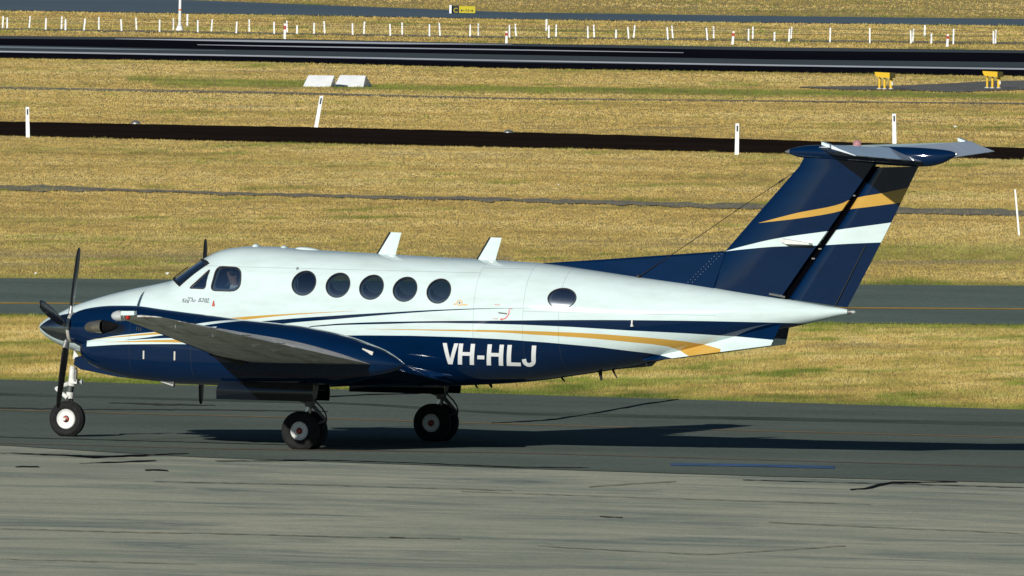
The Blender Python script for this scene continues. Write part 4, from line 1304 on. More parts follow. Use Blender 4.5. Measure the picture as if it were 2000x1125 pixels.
def make_nacelle(sgn):
    yc = sgn * NY
    P = prof(NTOP, 60)
    rings = [superring(X, yc, (zt + zb) / 2, w_, (zt - zb) / 2, 2.0 + min(0.35, (X - P[0][0]) * 0.4), 44) for X, zt, zb, w_ in P]
    nac = MB().rings(rings).build("nacelle", M_NAC, plane)
    C_ = prof(NCHIN, 46)
    MB().rings([superring(X, yc, (zt + zb) / 2, w_, (zt - zb) / 2, 2.3, 44) for X, zt, zb, w_ in C_]).build("lower_cowling", M_NAC, nac)
    X, zt, zb, w_ = C_[0]
    lip = superring(X, yc, (zt + zb) / 2, w_, (zt - zb) / 2, 2.3, 44); lip.append(lip[0])
    MB().tube(lip, 0.012, 8, cap=False).build("inlet_lip", M_BOOT, nac)
    MB().rings([superring(X - 0.004, yc, (zt + zb) / 2, w_ * .93, (zt - zb) / 2 * .93, 2.5, 30), superring(X - 0.0045, yc, (zt + zb) / 2, w_ * .5, (zt - zb) / 2 * .5, 2.5, 30)]).build("inlet_duct", M_BLACK, nac)
    X, zt, zb, w_ = P[0]
    MB().rings([superring(X + dx, yc, (zt + zb) / 2, w_ * f, (zt - zb) / 2 * f, 2, 40) for dx, f in ((-0.045, 0.985), (-0.04, 1.035), (-0.005, 1.045), (0.004, 1.0))]).build("cowl_ring", M_RING, nac)
    # exhaust stacks on both sides
    for q in (-1, 1):
        wa = float(np.interp(at(170, 640, -NY).x, [p[0] for p in P], [p[3] for p in P]))
        a = at(163, 640.5, -2.9); b = at(178, 639, -2.9); c2 = at(196, 638.0, -2.9); d2 = at(207, 637.5, -2.9)
        ys = [wa - 0.07, wa + 0.015, wa + 0.085, wa + 0.115]
        rr = [0.060, 0.080, 0.092, 0.094]
        path = [Vector((p.x, yc + q * y_, p.z)) for p, y_ in zip((a, b, c2, d2), ys)]
        st = MB().tube(path, rr, 20, (1.0, 0.85), cap=False).build("exhaust_stack", M_STACK, nac)
        end = path[-1]; dr = (path[-1] - path[-2]).normalized()
        MB().tube([path[0], path[1], path[2], end + dr * 0.002], [r_ * .93 for r_ in rr], 20, (1.0, 0.85), cap=False).build("exhaust_bore", M_BLACK, st)
        sc = [end + dr * 0.004, end + dr * 0.10 + Vector((0, -q * 0.035, 0)), end + dr * 0.22 + Vector((0, -q * 0.085, -0.004))]
        MB().tube(sc, [0.085, 0.072, 0.030], 16, (1.0, 0.6)).build("exhaust_scarf", M_SOOT, st)
        MB().tube([path[1] + dr * .05, path[2] - dr * 0.01], [0.083, 0.084], 16, (1, .85)).build("exhaust_baffle", M_BLACK, st)
    # cooling slots and latches on the cowl
    for (a, b, h_) in [(281, 693, 16), (341.5, 695, 17)]:
        for q in (-1, 1):
            wv = 0.418 if a < 300 else 0.445
            p = at(a, b, -NY - wv); p.y = yc + q * wv
            MB().box(p, (0.022, 0.03, h_ / 138)).build("cowl_slot", M_CREAM, nac)
    for (a, b) in [(268, 641.5), (272, 642.5), (276, 643.5)]:
        p = at(a, b, -NY - 0.40); p.y = yc + (-0.41)
        MB().box(p, (0.012, 0.02, 0.05)).build("louvre", M_BLACK, nac)
    # oil breather scoop below
    s0 = at(318, 744, -NY); s1 = at(345, 751, -NY)
    MB().tube([Vector((s0.x, yc - 0.1, s0.z)), Vector((s1.x, yc - 0.1, s1.z - 0.01))], [0.02, 0.035], 10).build("drain_scoop", M_ALU, nac)
    # white vent outline on the aft nacelle
    if sgn < 0:
        p = at(718, 687, -NY - 0.24)
        MB().box(p, (0.17, 0.02, 0.05), Matrix.Rotation(0.28, 3, 'Y')).build("vent_placard", M_CREAM, nac)
    return nac


def make_prop(sgn, ang):
    yc = sgn * NY
    pr = empty("propeller", (0, 0, 0), plane)
    hub = Vector((HUB.x, yc, HUB.z))
    back_ = at(141, 640, -NY).x; tipx = at(77.5, 637.5, -NY).x
    L_ = back_ - tipx
    zt = at(77.5, 638.5, -NY).z
    rings = []
    for f in np.linspace(0, 1, 22):
        r_ = 0.205 * (1 - (1 - f) ** 1.75) ** 0.80 if f > 0 else 0.004
        r_ = max(r_, 0.004)
        rings.append([Vector((tipx + L_ * f, yc + r_ * math.cos(a), zt + (hub.z - zt) * f + r_ * math.sin(a))) for a in np.linspace(0, 2 * math.pi, 32, endpoint=False)])
    MB().rings(rings).build("spinner", M_SPIN, pr)
    for k in range(4):
        th = ang + k * math.pi / 2
        rad = Vector((0, math.sin(th), math.cos(th)))       # outwards
        tan = Vector((0, math.cos(th), -math.sin(th)))
        ax = Vector((1, 0, 0))
        c0 = hub + Vector((-0.055, 0, 0))
        rings, ring_root = [], []
        for f, chd, tk, tw in [(0.09, .085, .085, 24), (0.16, .090, .075, 22), (0.26, .13, .050, 18), (0.36, .165, .050, 10), (0.55, .180, .045, 6), (0.75, .172, .040, 3), (0.90, .150, .034, 2), (0.97, .115, .026, 2), (0.995, .07, .016, 2), (1.0, .02, .008, 2)]:
            tw = -R(tw); cd = (ax * math.sin(tw) + tan * math.cos(tw)); nd_ = (ax * math.cos(tw) - tan * math.sin(tw))
            ring = [c0 + rad * (1.18 * f) + cd * (chd / 2 * math.cos(a)) + nd_ * (tk / 2 * math.sin(a)) for a in np.linspace(0, 2 * math.pi, 16, endpoint=False)]
            rings.append(ring)
        bl = MB().rings(rings[2:]).build("propeller_blade", M_BLADE, pr)
        MB().rings(rings[:3]).build("blade_shank", M_ALU, bl)
    return pr


def wheel(parent, c, r, half, rr, out):
    """tyre, rim and hub cap round a transverse axle; out = side of the visible dish (-1 or 1)"""
    c = Vector(c)
    pr = [(-half * .62, rr), (-half * .86, rr + .02), (-half, rr + (r - rr) * .42), (-half * .97, rr + (r - rr) * .66), (-half * .82, r - .028), (-half * .55, r - .008), (-half * .46, r), (-half * .30, r),
          (-half * .27, r - .006), (-half * .21, r - .006), (-half * .18, r + .001), (half * .18, r + .001), (half * .21, r - .006), (half * .27, r - .006), (half * .30, r), (half * .46, r),
          (half * .55, r - .008), (half * .82, r - .028), (half * .97, rr + (r - rr) * .66), (half, rr + (r - rr) * .42), (half * .86, rr + .02), (half * .62, rr)]
    mb = MB().lathe(pr + [pr[0]], c, 'Y', 56)
    mb.v = [(x + (0.012 * (1 if x > c.x else -1) if z < 0.03 else 0), y, max(z, 0.0035)) for x, y, z in mb.v]
    mb.build("tyre", M_TYRE, parent)
    o = out
    MB().lathe([(o * half * .66, rr + .004), (o * half * .80, rr - .004), (o * half * .74, rr - .018), (o * half * .52, rr * .74), (o * half * .50, rr * .42), (o * half * .66, rr * .36), (o * half * .66, 0.002)], c, 'Y', 40, True).build("rim", M_RIM, parent)
    MB().lathe([(-o * half * .66, rr + .004), (-o * half * .70, rr * .9), (-o * half * .4, rr * .6), (-o * half * .4, 0.003)], c, 'Y', 28, True).build("rim", M_RIM, parent)
    MB().lathe([(o * half * .60, rr * .30), (o * half * .86, rr * .30), (o * half * .92, rr * .24), (o * half * .92, 0.002)], c, 'Y', 18, True).build("hub_cap", M_RED, parent)
    mb = MB()
    for k in range(8):
        a = 2 * math.pi * k / 8 + 0.3
        mb.lathe([(o * half * .50, 0.011), (o * half * .62, 0.011), (o * half * .62, 0.001)], c + Vector((rr * .60 * math.cos(a), 0, rr * .60 * math.sin(a))), 'Y', 8, True)
    mb.build("wheel_bolts", M_BLACK, parent)["kind"] = "stuff"


RM = 0.274
AXM = at(583, 842.5, -2.86)


def make_main(sgn):
    gear = empty("main_landing_gear", (0, 0, 0), plane)
    yc = sgn * NY; ax = Vector((AXM.x, yc, RM - 0.012))
    for q in (-1, 1):
        wheel(gear, (ax.x, yc + q * 0.155, ax.z), RM, 0.085, 0.128, q)
    dx = lambda px, py: at(px, py, -NY)
    t1 = dx(611, 765); t0 = Vector((ax.x + 0.015, yc, ax.z + 0.12))
    top_ = Vector((t1.x, yc, t1.z)); mid = top_.lerp(t0, 0.5)
    MB().tube([top_ + Vector((0.03, 0, 0.28)), top_, mid], [0.072, 0.072, 0.068], 16).build("oleo_cylinder", M_GEARG, gear)
    MB().tube([mid, t0, Vector((ax.x, yc, ax.z))], [0.044, 0.044, 0.05], 14).build("oleo_piston", M_STEEL, gear)
    MB().tube([(ax.x, yc - 0.19, ax.z), (ax.x, yc + 0.19, ax.z)], 0.034, 12).build("axle", M_GEARG, gear)
    kn = dx(637, 821); kn = Vector((kn.x, yc, kn.z))
    mb = MB()
    for q in (-0.035, 0.035):
        mb.tube([mid + Vector((0.04, q, 0.03)), kn + Vector((0, q * .4, 0))], [0.022, 0.014], 8)
        mb.tube([kn + Vector((0, q * .4, 0)), Vector((ax.x + 0.05, yc + q, ax.z + 0.05))], [0.014, 0.022], 8)
    mb.build("torque_link", M_GEARG, gear)
    h = [dx(615, 778), dx(620, 787), dx(630, 797), dx(637, 808), dx(639, 818), dx(637, 829), dx(630, 838)]
    MB().tube([Vector((p.x, yc - 0.02, p.z)) for p in h], 0.011, 8).build("brake_hose", M_HOSE, gear)
    db = dx(560, 775)
    MB().tube([Vector((db.x - .35, yc, db.z + .15)), mid + Vector((0, 0, 0.05))], 0.028, 10).build("drag_brace", M_GEARG, gear)
    for q, y_ in ((-1, 0.30), (1, 0.30)):
        yd = -NY + q * y_                                   # door plane on the left side, mirrored for the right gear
        s = 1 if sgn < 0 else -1
        NX, NZ = 16, 8
        zt_, zb_ = at(520, 746, -NY - 0.30).z, at(520, 782, -NY - 0.30).z
        xa_, xb_ = at(423, 765, -NY - 0.30).x, at(613, 765, -NY - 0.30).x
        gv = []
        for lay in (0.0, 0.018):
            for i in range(NX + 1):
                for k in range(NZ + 1):
                    u_, v_ = i / NX, k / NZ                     # v_: 0 bottom .. 1 top
                    x_ = xa_ + (xb_ - xa_) * u_
                    zz = zb_ + (zt_ - zb_) * v_
                    if v_ > 0.45: x_ += 0.075 * ((v_ - 0.45) / 0.55) ** 2 * (1 - u_)      # rounded leading corner
                    bul = 0.045 * math.sin(math.pi * (0.12 + 0.85 * v_)) * min(1.0, 0.35 + 2.2 * u_)
                    yy = yd + q * (bul - lay)
                    gv.append(Vector((x_, s * yy, zz)))
        gf = []; o_ = (NX + 1) * (NZ + 1)
        for i in range(NX):
            for k in range(NZ):
                a_ = i * (NZ + 1) + k
                gf.append((a_, a_ + 1, a_ + NZ + 2, a_ + NZ + 1)); gf.append((o_ + a_, o_ + a_ + NZ + 1, o_ + a_ + NZ + 2, o_ + a_ + 1))
        for i in range(NX):
            for k in (0, NZ):
                a_ = i * (NZ + 1) + k; gf.append((a_, a_ + NZ + 1, o_ + a_ + NZ + 1, o_ + a_))
        for k in range(NZ):
            for i in (0, NX):
                a_ = i * (NZ + 1) + k; gf.append((a_, a_ + 1, o_ + a_ + 1, o_ + a_))
        MB().add(gv, gf).build("gear_door", M_DOOR, gear, angle=40)
    return gear


M_DOOR = livery("gear_door_paint", (0.004, 0.006, 0.010), [])


def make_nose():
    gear = empty("nose_landing_gear", (0, 0, 0), plane)
    c = at(127.5, 817.5, -0.085); r = 0.258
    cc = Vector((c.x, 0, r - 0.008))
    wheel(gear, cc, r, 0.088, 0.138, -1)
    p = lambda a, b, y=0.0: at(a, b, y)
    MB().tube([p(142, 715), p(140.5, 735), p(140, 748)], [0.040, 0.044, 0.050], 14).build("oleo_cylinder", M_GEARW, gear)
    MB().tube([p(139.8, 747), p(138.6, 753)], 0.062, 16).build("strut_collar", M_GEARW, gear)
    MB().tube([p(138.8, 752), p(137.2, 768)], 0.045, 14).build("oleo_piston", M_STEEL, gear)
    MB().tube([p(137.3, 766), p(136, 778)], [0.056, 0.05], 14).build("strut_foot", M_GEARW, gear)
    mb = MB()
    for q in (0.125,):
        a = p(136, 776); a.y = q * 0.3
        mb.tube([a, Vector((a.x - 0.01, q, cc.z + r * .75)), Vector((cc.x + 0.02, q, cc.z + 0.05)), Vector((cc.x, q, cc.z))], [0.03, 0.032, 0.03, 0.03], 10)
    mb.build("fork", M_GEARG, gear)
    MB().tube([(cc.x, -0.14, cc.z), (cc.x, 0.14, cc.z)], 0.022, 10).build("axle", M_GEARW, gear)
    mb = MB()
    for q in (-0.05, 0.05):
        mb.tube([p(134, 749, q), p(108.5, 759, q * .5)], [0.034, 0.020], 8); mb.tube([p(108.5, 759, q * .5), p(132, 777, q)], [0.020, 0.034], 8)
    mb.build("torque_link", M_GEARW, gear)
    MB().tube([p(148.5, 722, -0.05), p(147, 745, -0.05)], 0.026, 10).build("shimmy_damper", M_GEARG, gear)
    MB().box(p(146, 745, 0), (0.11, 0.13, 0.06)).build("steering_block", M_GEARW, gear)
    MB().tube([p(152, 744, -0.02), p(157, 745.5, -0.02)], [0.03, 0.022], 10).build("taxi_light_mount", M_BLACK, gear)
    MB().lathe([(-0.035, 0.012), (0.0, 0.040), (0.012, 0.042), (0.02, 0.01)], p(160, 746, -0.03), 'X', 14, True).build("taxi_light", M_LENS, gear)
    MB().tube([p(150, 718, 0.04), p(142, 748, 0.04)], 0.012, 8).build("hydraulic_line", M_HOSE, gear)
    MB().plate([p(145, 684, -0.1), p(154, 695, -0.1), p(143, 702, -0.1)], (0, 0.03, 0)).build("strut_fairing", M_GEARW, gear, smooth=False)
    for s in (-1, 1):
        pts = [at(a, b, -0.20) for a, b in [(147, 698), (144, 712), (158, 721.5), (230, 736), (300, 744), (330, 745), (330, 735), (240, 708), (180, 690)]]
        MB().plate([Vector((q.x, s * 0.20, q.z)) for q in pts], (0, 0.018, 0)).build("gear_door", M_NAVY, gear, smooth=False)
    return gear


for s_ in (-1, 1):
    make_nacelle(s_)
make_prop(-1, R(18)); make_prop(1, R(2))
make_main(-1); make_main(1); make_nose()

# ---------------- pilot (seated, seen through the cockpit side window)
M_SKIN = simple("skin", (0.36, 0.21, 0.14), 0.6)
M_SHIRT = simple("white_shirt_cloth", (0.74, 0.76, 0.76), 0.85, var=0.08)
M_TROUS = simple("dark_trousers", (0.015, 0.016, 0.022), 0.85)
M_HAIR = simple("dark_hair", (0.02, 0.014, 0.01), 0.7)
sx, sy, sz = SEATX - 0.05, -0.36, 1.68
J = [((sx, sy, sz), .15), ((sx + .03, sy, sz + .20), .15), ((sx + .05, sy, sz + .40), .17), ((sx + .05, sy, sz + .50), .10), ((sx + .03, sy, sz + .56), .055), ((sx + .01, sy, sz + .64), .085), ((sx, sy, sz + .73), .095), ((sx + .005, sy, sz + .80), .06)]
ED = [(i, i + 1) for i in range(7)]
for s_ in (-1, 1):
    k = len(J)
    J += [((sx + .05, sy + s_ * .19, sz + .44), .065), ((sx - .06, sy + s_ * .22, sz + .20), .05), ((sx - .30, sy + s_ * .14, sz + .24), .036), ((sx - .36, sy + s_ * .13, sz + .25), .034),
          ((sx - .04, sy + s_ * .10, sz - .02), .10), ((sx - .42, sy + s_ * .12, sz + .06), .07), ((sx - .58, sy + s_ * .12, sz - .22), .05)]
    ED += [(2, k), (k, k + 1), (k + 1, k + 2), (k + 2, k + 3), (0, k + 4), (k + 4, k + 5), (k + 5, k + 6)]
me = bpy.data.meshes.new("person"); me.from_pydata([j[0] for j in J], ED, [])
po = bpy.data.objects.new("person", me); COL.objects.link(po)
sk = po.modifiers.new("s", 'SKIN'); po.modifiers.new("ss", 'SUBSURF').levels = 2
for i, (p_, r_) in enumerate(J):
    me.skin_vertices[0].data[i].radius = (r_, r_); me.skin_vertices[0].data[i].use_root = (i == 0)
dg = bpy.context.evaluated_depsgraph_get(); dg.update()
pm = bpy.data.meshes.new_from_object(po.evaluated_get(dg)); po.modifiers.clear(); po.data = pm; pm.name = "person"
pm.materials.clear()
for m in (M_SHIRT, M_SKIN, M_TROUS): pm.materials.append(m)
for p in pm.polygons:
    c_ = p.center
    p.material_index = 1 if (c_.z > sz + .54 or c_.x < sx - .27 and c_.z > sz + .15) else (2 if c_.z < sz + .10 else 0)
pm.shade_smooth()
tagged(po, "pilot in a white shirt seated behind the cockpit side window", "person")
hd = Vector((sx + .012, sy, sz + .745))
hr_ = []
for f in np.linspace(0, 1, 7):
    a = f * math.pi * .55
    hr_.append([hd + Vector((.02 + .115 * math.sin(a) * math.cos(t_), .098 * math.sin(a) * math.sin(t_), .105 * math.cos(a) - (0.03 if math.cos(t_) > 0 else 0) * f)) for t_ in np.linspace(0, 2 * math.pi, 18, endpoint=False)])
MB().rings(hr_, True, False).build("hair", M_HAIR, po)
MB().lathe([(-0.02, .035), (0.0, .042), (.02, .035)], hd + Vector((.01, -.105, -.03)), 'Y', 14, True).build("headset_cup", M_BLACK, po)

# ================================================================== AIRFIELD FURNITURE
M_WPOST = simple("white_painted_post", (0.84, 0.86, 0.86), 0.55, var=0.08, scale=4)
M_DKPOST = simple("dark_reflector", (0.02, 0.03, 0.035), 0.4)
M_REDBAND = simple("red_band_paint", (0.42, 0.03, 0.025), 0.5)
M_ORANGE = simple("orange_band_paint", (0.65, 0.16, 0.02), 0.5)
M_YEL = simple("yellow_housing_paint", (0.74, 0.46, 0.008), 0.45, var=0.08)
M_WIRE = simple("grey_wire", (0.20, 0.20, 0.17), 0.5, 0.4)
M_CONC = simple("pale_concrete", (0.5, 0.5, 0.47), 0.9)
M_SIGNY = simple("yellow_sign_face", (0.55, 0.46, 0.006), 0.5, var=0.06)
M_SIGNK = simple("black_sign_face", (0.008, 0.010, 0.014), 0.5)


def box_prism(mb, base, w, d, h, lean=(0, 0), top=1.0, zb=-0.02):
    """tapered upright post on the ground, leaning sideways along the view by lean metres"""
    b = Vector(base)
    vs = []
    rx = Vector((RV[0], RV[1], 0)); ry = Vector((LV[0], LV[1], 0))
    for z, s in ((zb, 1.0), (h, top)):
        f = z / h if h else 0
        for i, j in ((-1, -1), (1, -1), (1, 1), (-1, 1)):
            p = b + rx * (i * w / 2 * s + lean[0] * max(f, 0)) + ry * (j * d / 2 * s + lean[1] * max(f, 0)); p.z = z
            vs.append(p)
    return mb.add(vs, [(0, 1, 2, 3), (7, 6, 5, 4), (0, 4, 5, 1), (1, 5, 6, 2), (2, 6, 7, 3), (3, 7, 4, 0)])


# two wire fences of white posts
def z4(lst, ox):
    return [(ox + a / 4, b / 4, c_ / 4) for a, b, c_ in lst]


NEAR = z4([(55, 135, 220), (356, 140, 230), (655, 145, 235), (950, 150, 240), (1246, 153, 247), (1545, 158, 250), (1845, 168, 258)], 0) + \
    z4([(142, 170, 262), (453, 178, 263), (755, 182, 270), (1050, 187, 278), (1355, 190, 282), (1672, 193, 282), (1980, 195, 293)], 500) + \
    z4([(287, 200, 295), (594, 205, 297), (912, 210, 302), (1218, 213, 307), (1527, 218, 313), (1847, 225, 317)], 1000) + \
    z4([(162, 225, 327), (484, 217, 327), (795, 217, 332), (1117, 237, 335), (1762, 243, 340)], 1500)
FAR = z4([(20, 125, 215), (228, 125, 215), (480, 128, 222), (772, 133, 230), (1067, 138, 233), (1354, 143, 232), (1650, 150, 243), (1948, 152, 245)], 0) + \
    z4([(243, 162, 248), (537, 165, 257), (842, 168, 262), (1142, 175, 267), (1438, 180, 278), (1737, 183, 275)], 500) + \
    z4([(32, 187, 278), (344, 192, 283), (642, 195, 290), (950, 198, 293), (1257, 200, 296), (1576, 205, 295), (1881, 208, 304)], 1000) + \
    z4([(180, 212, 297), (1129, 225, 330), (1447, 225, 342), (1777, 232, 338)], 1500)
for lst, lab in ((NEAR, "low wire fence on white square posts running along the runway's far side"),
                 (FAR, "second wire fence of white posts behind the first one, below the far taxiway")):
    fe = empty("wire_fence", Vector(gr(lst[0][0], lst[0][2])))
    tagged(fe, lab, "fence")
    o0 = Vector(gr(lst[0][0], lst[0][2]))
    tops = []
    for (a, b, c_) in lst:
        p = gr(a, c_); s = scale_at(p); h = (c_ - b) / s
        mb = box_prism(MB(), Vector(p) - o0, 2.9 / s, 2.6 / s, h, (rng.normal(0, .02), 0), 0.92)
        mb.build("post", M_WPOST, fe, smooth=False)
        tops.append((Vector(p) - o0, h))
    for fz in (0.88, 0.55):
        mb = MB()
        mb.tube([p + Vector((0, 0, h * fz)) for p, h in tops], 0.006, 4)
        mb.build("wire", M_WIRE, fe)


def post_thing(name, px, y0, y1, wpx, label, cat, group=None, lean_px=0, band=None, slot=False, mat=None, cap=0.9):
    p = gr(px, y1); s = scale_at(p); h = (y1 - y0) / s
    root = empty(name, Vector(p)); tagged(root, label, cat, group)
    ln = (lean_px / s, 0)
    box_prism(MB(), (0, 0, 0), wpx / s, wpx / s * .5, h, ln, cap).build("post", mat or M_WPOST, root, smooth=False)
    off = -Vector((LV[0], LV[1], 0)) * (wpx / s * .27 + 0.004)
    if band:
        f0, f1 = band
        rx = Vector((RV[0], RV[1], 0))
        a = Vector((0, 0, h * f0)) + rx * ln[0] * f0; b_ = Vector((0, 0, h * f1)) + rx * ln[0] * f1
        w = wpx / s * .54; d = Vector((LV[0], LV[1], 0)) * (wpx / s * .29)
        vs = [q + rx * (i * w) + d * j for q in (a, b_) for i, j in ((-1, -1), (1, -1), (1, 1), (-1, 1))]
        MB().add(vs, [(0, 1, 2, 3), (7, 6, 5, 4), (0, 4, 5, 1), (1, 5, 6, 2), (2, 6, 7, 3), (3, 7, 4, 0)]).build("band", M_REDBAND, root, smooth=False)
    if slot:
        rx = Vector((RV[0], RV[1], 0)); w = wpx / s * .17
        vs = []
        for f, ww in ((0.74, w), (0.93, w)):
            for i in (-1, 1):
                q = rx * (i * ww + ln[0] * f) + off; q.z = h * f; vs.append(q)
        MB().plate([vs[0], vs[1], vs[3], vs[2]], Vector((LV[0], LV[1], 0)) * 0.01).build("reflector", M_DKPOST, root, smooth=False)
    return root


post_thing("marker_post", 54.5, 209, 267, 7.5, "white reflector post, the last one beyond the leaning post, away from the tail", "marker post", lean_px=-2, slot=True)
post_thing("marker_post", 617, 187, 248.5, 7.5, "white marker post leaning strongly sideways, in the grass below the white gable markers", "marker post", lean_px=10, slot=True)
post_thing("marker_post", 1439, 241, 301, 8, "upright white marker post with reflector against the dark strip ahead of the aeroplane's fin", "marker post", slot=True)
post_thing("marker_post", 1747, 222, 280, 8, "white marker post with reflector standing directly above the aeroplane's tailplane", "marker post", lean_px=-2, slot=True)
post_thing("stake", 1990.5, 370, 458, 3.6, "thin bare white stake leaning in the dry grass behind the tail", "stake", lean_px=-9.5, cap=0.9)
for (a, b, c_, l) in [(556, 46, 76, 0), (989, 61, 84, 0), (1430.5, 61, 86, 2), (1850, 67, 90, 1)]:
    post_thing("banded_post", a, b, c_, 4.4, "short white post with a red band at the runway edge", "marker post", "red-banded posts along the runway", l, band=(0.62, 0.86))
for (a, b, c_) in [(127.7, 37.5, 58.7), (580, 49.5, 66), (1203, 58.2, 74.5), (1512.5, 62.5, 80), (1819, 64.5, 84)]:
    post_thing("short_post", a, b, c_, 3.4, "low plain white stub post between the taller white fence posts", "post", "stub posts by the fence")
for (a, b, c_) in [(365.7, 27.5, 50), (1067, 37.5, 59.5), (1806, 49, 71)]:
    post_thing("edge_post", a, b, c_, 3.6, "white post set apart above the fences, close to the far taxiway", "post", "white posts near the far taxiway")
# tall mast
p = gr(351, 58.5); s = scale_at(p); H_ = 95 / s
mast = empty("mast", Vector(p)); tagged(mast, "tall thin white mast with an orange band rising from behind the fence", "mast")
MB().tube([(0, 0, -.02), (0, 0, H_)], [0.055, 0.045], 10).build("pole", M_WPOST, mast)
MB().lathe([(-.02, .14), (.02, .14), (.12, .09), (.2, .06)], (0, 0, 0), 'Z', 14, True).build("base", M_WPOST, mast)
MB().lathe([(0.40 * H_, .060), (0.43 * H_, .060)], (0, 0, 0), 'Z', 12, True).build("band", M_ORANGE, mast)

# gable markers
for (pts, lab) in [([(591.5, 167.5), (645, 167.8), (655, 147.5), (602, 146)], "white sloped gable marker, the twin farther from the yellow lamp housings"),
                   ([(652, 168.5), (709, 168.5), (727.5, 168.5), (715, 148), (664, 147)], "white sloped gable marker on the yellow-lamp side of its twin")]:
    if len(pts) == 4: xs = (591.5, 645, 602, 652.5, 655.5)
    else: xs = (652.5, 709.5, 664, 714, 727.5)
    b0 = gr(xs[0], 168); b1 = gr(xs[1], 168.7); s = scale_at(b0); h = 21.0 / s
    b0, b1 = Vector(b0), Vector(b1)
    root = empty("gable_marker", b0); tagged(root, lab, "runway marker")
    L_ = b1 - b0; L_.z = 0; dep = Vector((LV[0], LV[1], 0)) * 1.0; rx = Vector((RV[0], RV[1], 0))
    skew = rx * ((xs[2] - xs[0]) / s)
    rid = rx * ((xs[3] - xs[2]) / s)
    d2 = skew * 0.5 + rx * ((xs[4] - xs[1]) / s)
    v = [Vector((0, 0, -.02)), L_ + Vector((0, 0, -.02)), skew + dep * .5 + Vector((0, 0, h)), skew + rid + dep * .5 + Vector((0, 0, h)), L_ + rx * ((xs[4] - xs[1]) / s) + dep + Vector((0, 0, -.02)), rx * ((xs[4] - xs[1]) / s) + dep + Vector((0, 0, -.02))]
    mesh_obj("sloping_panels", v, [(0, 1, 3, 2), (4, 5, 2, 3), (0, 5, 4, 1)], M_WPOST, root, smooth=False)
    mesh_obj("end_panel", [v[1] + rx * .004, v[4] + rx * .004, v[3] + rx * .004], [(0, 1, 2)], M_WPOST, root, smooth=False)
    mesh_obj("end_panel", [v[0] - rx * .004, v[5] - rx * .004, v[2] - rx * .004], [(0, 1, 2)], M_WPOST, root, smooth=False)

# approach-path lamp housings on legs
for (ox, oy, lab) in [(1707.5, 141, "yellow lamp housing on three legs at the tapering end of the gravel pad"), (1918, 139, "yellow lamp housing on three legs out on the wide gravel pad")]:
    base = gr(ox + 20, oy + 33.5); s = scale_at(base)
    root = empty("lamp_housing", Vector(base)); tagged(root, lab, "airfield light", "yellow lamp housings beside the runway")
    rx = Vector((RV[0], RV[1], 0)); ry = Vector((LV[0], LV[1], 0))
    U = lambda a, b, d=0.0: rx * ((a - 20) / s) + ry * d + Vector((0, 0, (33.5 - b) / s))
    dp = 0.55
    fr = [U(0, 0), U(29.5, 1), U(29.5, 11.5), U(5, 9.5), U(2, 6)]
    bk = [U(0 + 12.5, 0.6, dp), U(41.5, 1.6, dp), U(41.5, 11.8, dp), U(17, 9.8, dp), U(14, 6.3, dp)]
    n = 5
    mesh_obj("housing", fr + bk, [tuple(range(n)), tuple(range(2 * n - 1, n - 1, -1))] + [(i, (i + 1) % n, n + (i + 1) % n, n + i) for i in range(n)], M_YEL, root, smooth=False)
    for (lx, l0, dd, w) in [(10.5, 11, .2, .035), (20.5, 14, .05, .04), (33, 12.5, .25, .05)]:
        a = U(lx, l0, dd); b_ = U(lx, 33.5, dd)
        lg = MB().tube([b_ + Vector((0, 0, -.02)), a], w, 10).build("leg", M_YEL, root)
        MB().tube([a - Vector((0, 0, .02)), a + Vector((0, 0, .09))], w * .6, 8).build("leg_clamp", M_BLACK, lg)
        MB().lathe([(-.02, .09), (.03, .08)], Vector((b_.x, b_.y, 0)), 'Z', 12, True).build("foot", M_CONC, lg)
    MB().box(U(35.5, 22, .12), (.06, .05, .11)).build("junction_box", M_CREAM, root)

# location / direction sign on the far taxiway
base = gr(903, 26.5); s = scale_at(base)
root = empty("airfield_sign", Vector(base)); tagged(root, "black and yellow taxiway sign with a letter C and arrows", "sign")
rx = Vector((RV[0], RV[1], 0)); ry = Vector((LV[0], LV[1], 0))
U = lambda a, b, d=0.0: rx * ((a - 903) / s) + ry * d + Vector((0, 0, (26.5 - b) / s))
box_ = lambda x0, x1, y0, y1, d0, d1: MB().add([U(x, y, d) for d in (d0, d1) for x, y in ((x0, y0), (x1, y0), (x1, y1), (x0, y1))],
                                             [(0, 1, 2, 3), (7, 6, 5, 4), (0, 4, 5, 1), (1, 5, 6, 2), (2, 6, 7, 3), (3, 7, 4, 0)])
box_(882, 896.5, 11.5, 25.3, 0, .25).build("black_panel", M_SIGNK, root, smooth=False)
box_(896.7, 928, 11.8, 25.3, 0, .25).build("yellow_panel", M_SIGNY, root, smooth=False)
box_(877.5, 881.8, 10.2, 26.4, -.1, .35).build("end_cap", M_WPOST, root, smooth=False)
box_(884, 886, 25.3, 27, .1, .15).build("leg", M_GEARG, root, smooth=False)
box_(924, 926, 25.3, 27, .1, .15).build("leg", M_GEARG, root, smooth=False)


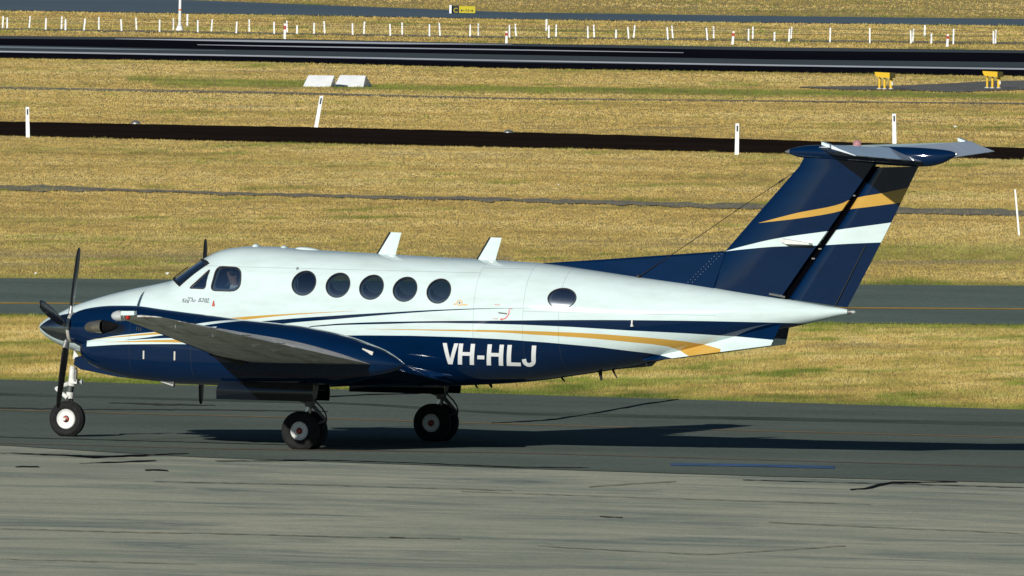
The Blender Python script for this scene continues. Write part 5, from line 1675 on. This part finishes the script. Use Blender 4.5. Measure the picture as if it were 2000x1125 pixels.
def sign_text(name, s_, size, x, y, mat):
    polys = text_polys(s_, size, 0, 0)
    mb = MB()
    for pl in polys:
        k = len(mb.v)
        mb.add([U(x, y, -0.006) + rx * a + Vector((0, 0, b)) for a, b in pl], [tuple(range(len(pl)))])
    mb.build(name, mat, root, smooth=False)


sign_text("sign_letter", "C", 13.0 / s, 885, 24.6, M_SIGNY)
sign_text("sign_letter", "N", 9.0 / s, 908.8, 23.5, M_SIGNK)
for x0, x1 in ((907, 900.5), (917, 923)):
    d = 1 if x1 > x0 else -1
    MB().add([U(x, y, -.006) for x, y in ((x0, 20), (x1, 20), (x1, 21.2), (x0, 21.2), (x1 - d * 1.5, 17.6), (x1 + d * 1.2, 20.6), (x1 - d * 1.5, 23.6))], [(0, 1, 2, 3), (4, 5, 6)]).build("sign_arrow", M_SIGNK, root, smooth=False)

# low in-ground lights by the dark strip
for (a, b, lab) in [(265, 241, "small grey dome light by the dark strip, on the nose side of the leaning post"),
                    (993, 259, "small grey dome light by the dark strip, midway between two marker posts")]:
    p = gr(a, b)
    o = MB().lathe([(-.02, .13), (.02, .13), (.05, .10), (.075, .05), (.08, .004)], (0, 0, 0), 'Z', 16, True).build("dome_light", M_ALU, None, loc=Vector(p))
    tagged(o, lab, "ground light", "dome lights by the dark strip")
# scraps of litter in the grass
rl = random.Random(3)
for (a, b, lab) in [(1865, 248.5, "white scrap of litter in the grass below the yellow lamp housings"), (68, 535, "white scrap of litter on the grass edge beside the propeller"), (327, 536, "pale scrap of litter on the grass edge by the windscreen"), (1090, 362, "pale scrap of litter in the open field above the aeroplane's roof")]:
    p = gr(a, b); s = scale_at(p); w = 4.5 / s
    vs = [(rl.uniform(-1, 1) * w * .6 + (i - 1.5) * w * .4, rl.uniform(-.5, .5) * w, 0.02 + abs(rl.gauss(0, .6)) * w * .6) for i in range(4)] + [(0, 0, -.01)]
    o = mesh_obj("litter_scrap", vs, [(0, 1, 2), (1, 2, 3), (0, 1, 4), (2, 3, 4), (0, 2, 4), (1, 3, 4)], M_WPOST, None, smooth=False, loc=Vector(p))
    tagged(o, lab, "litter")
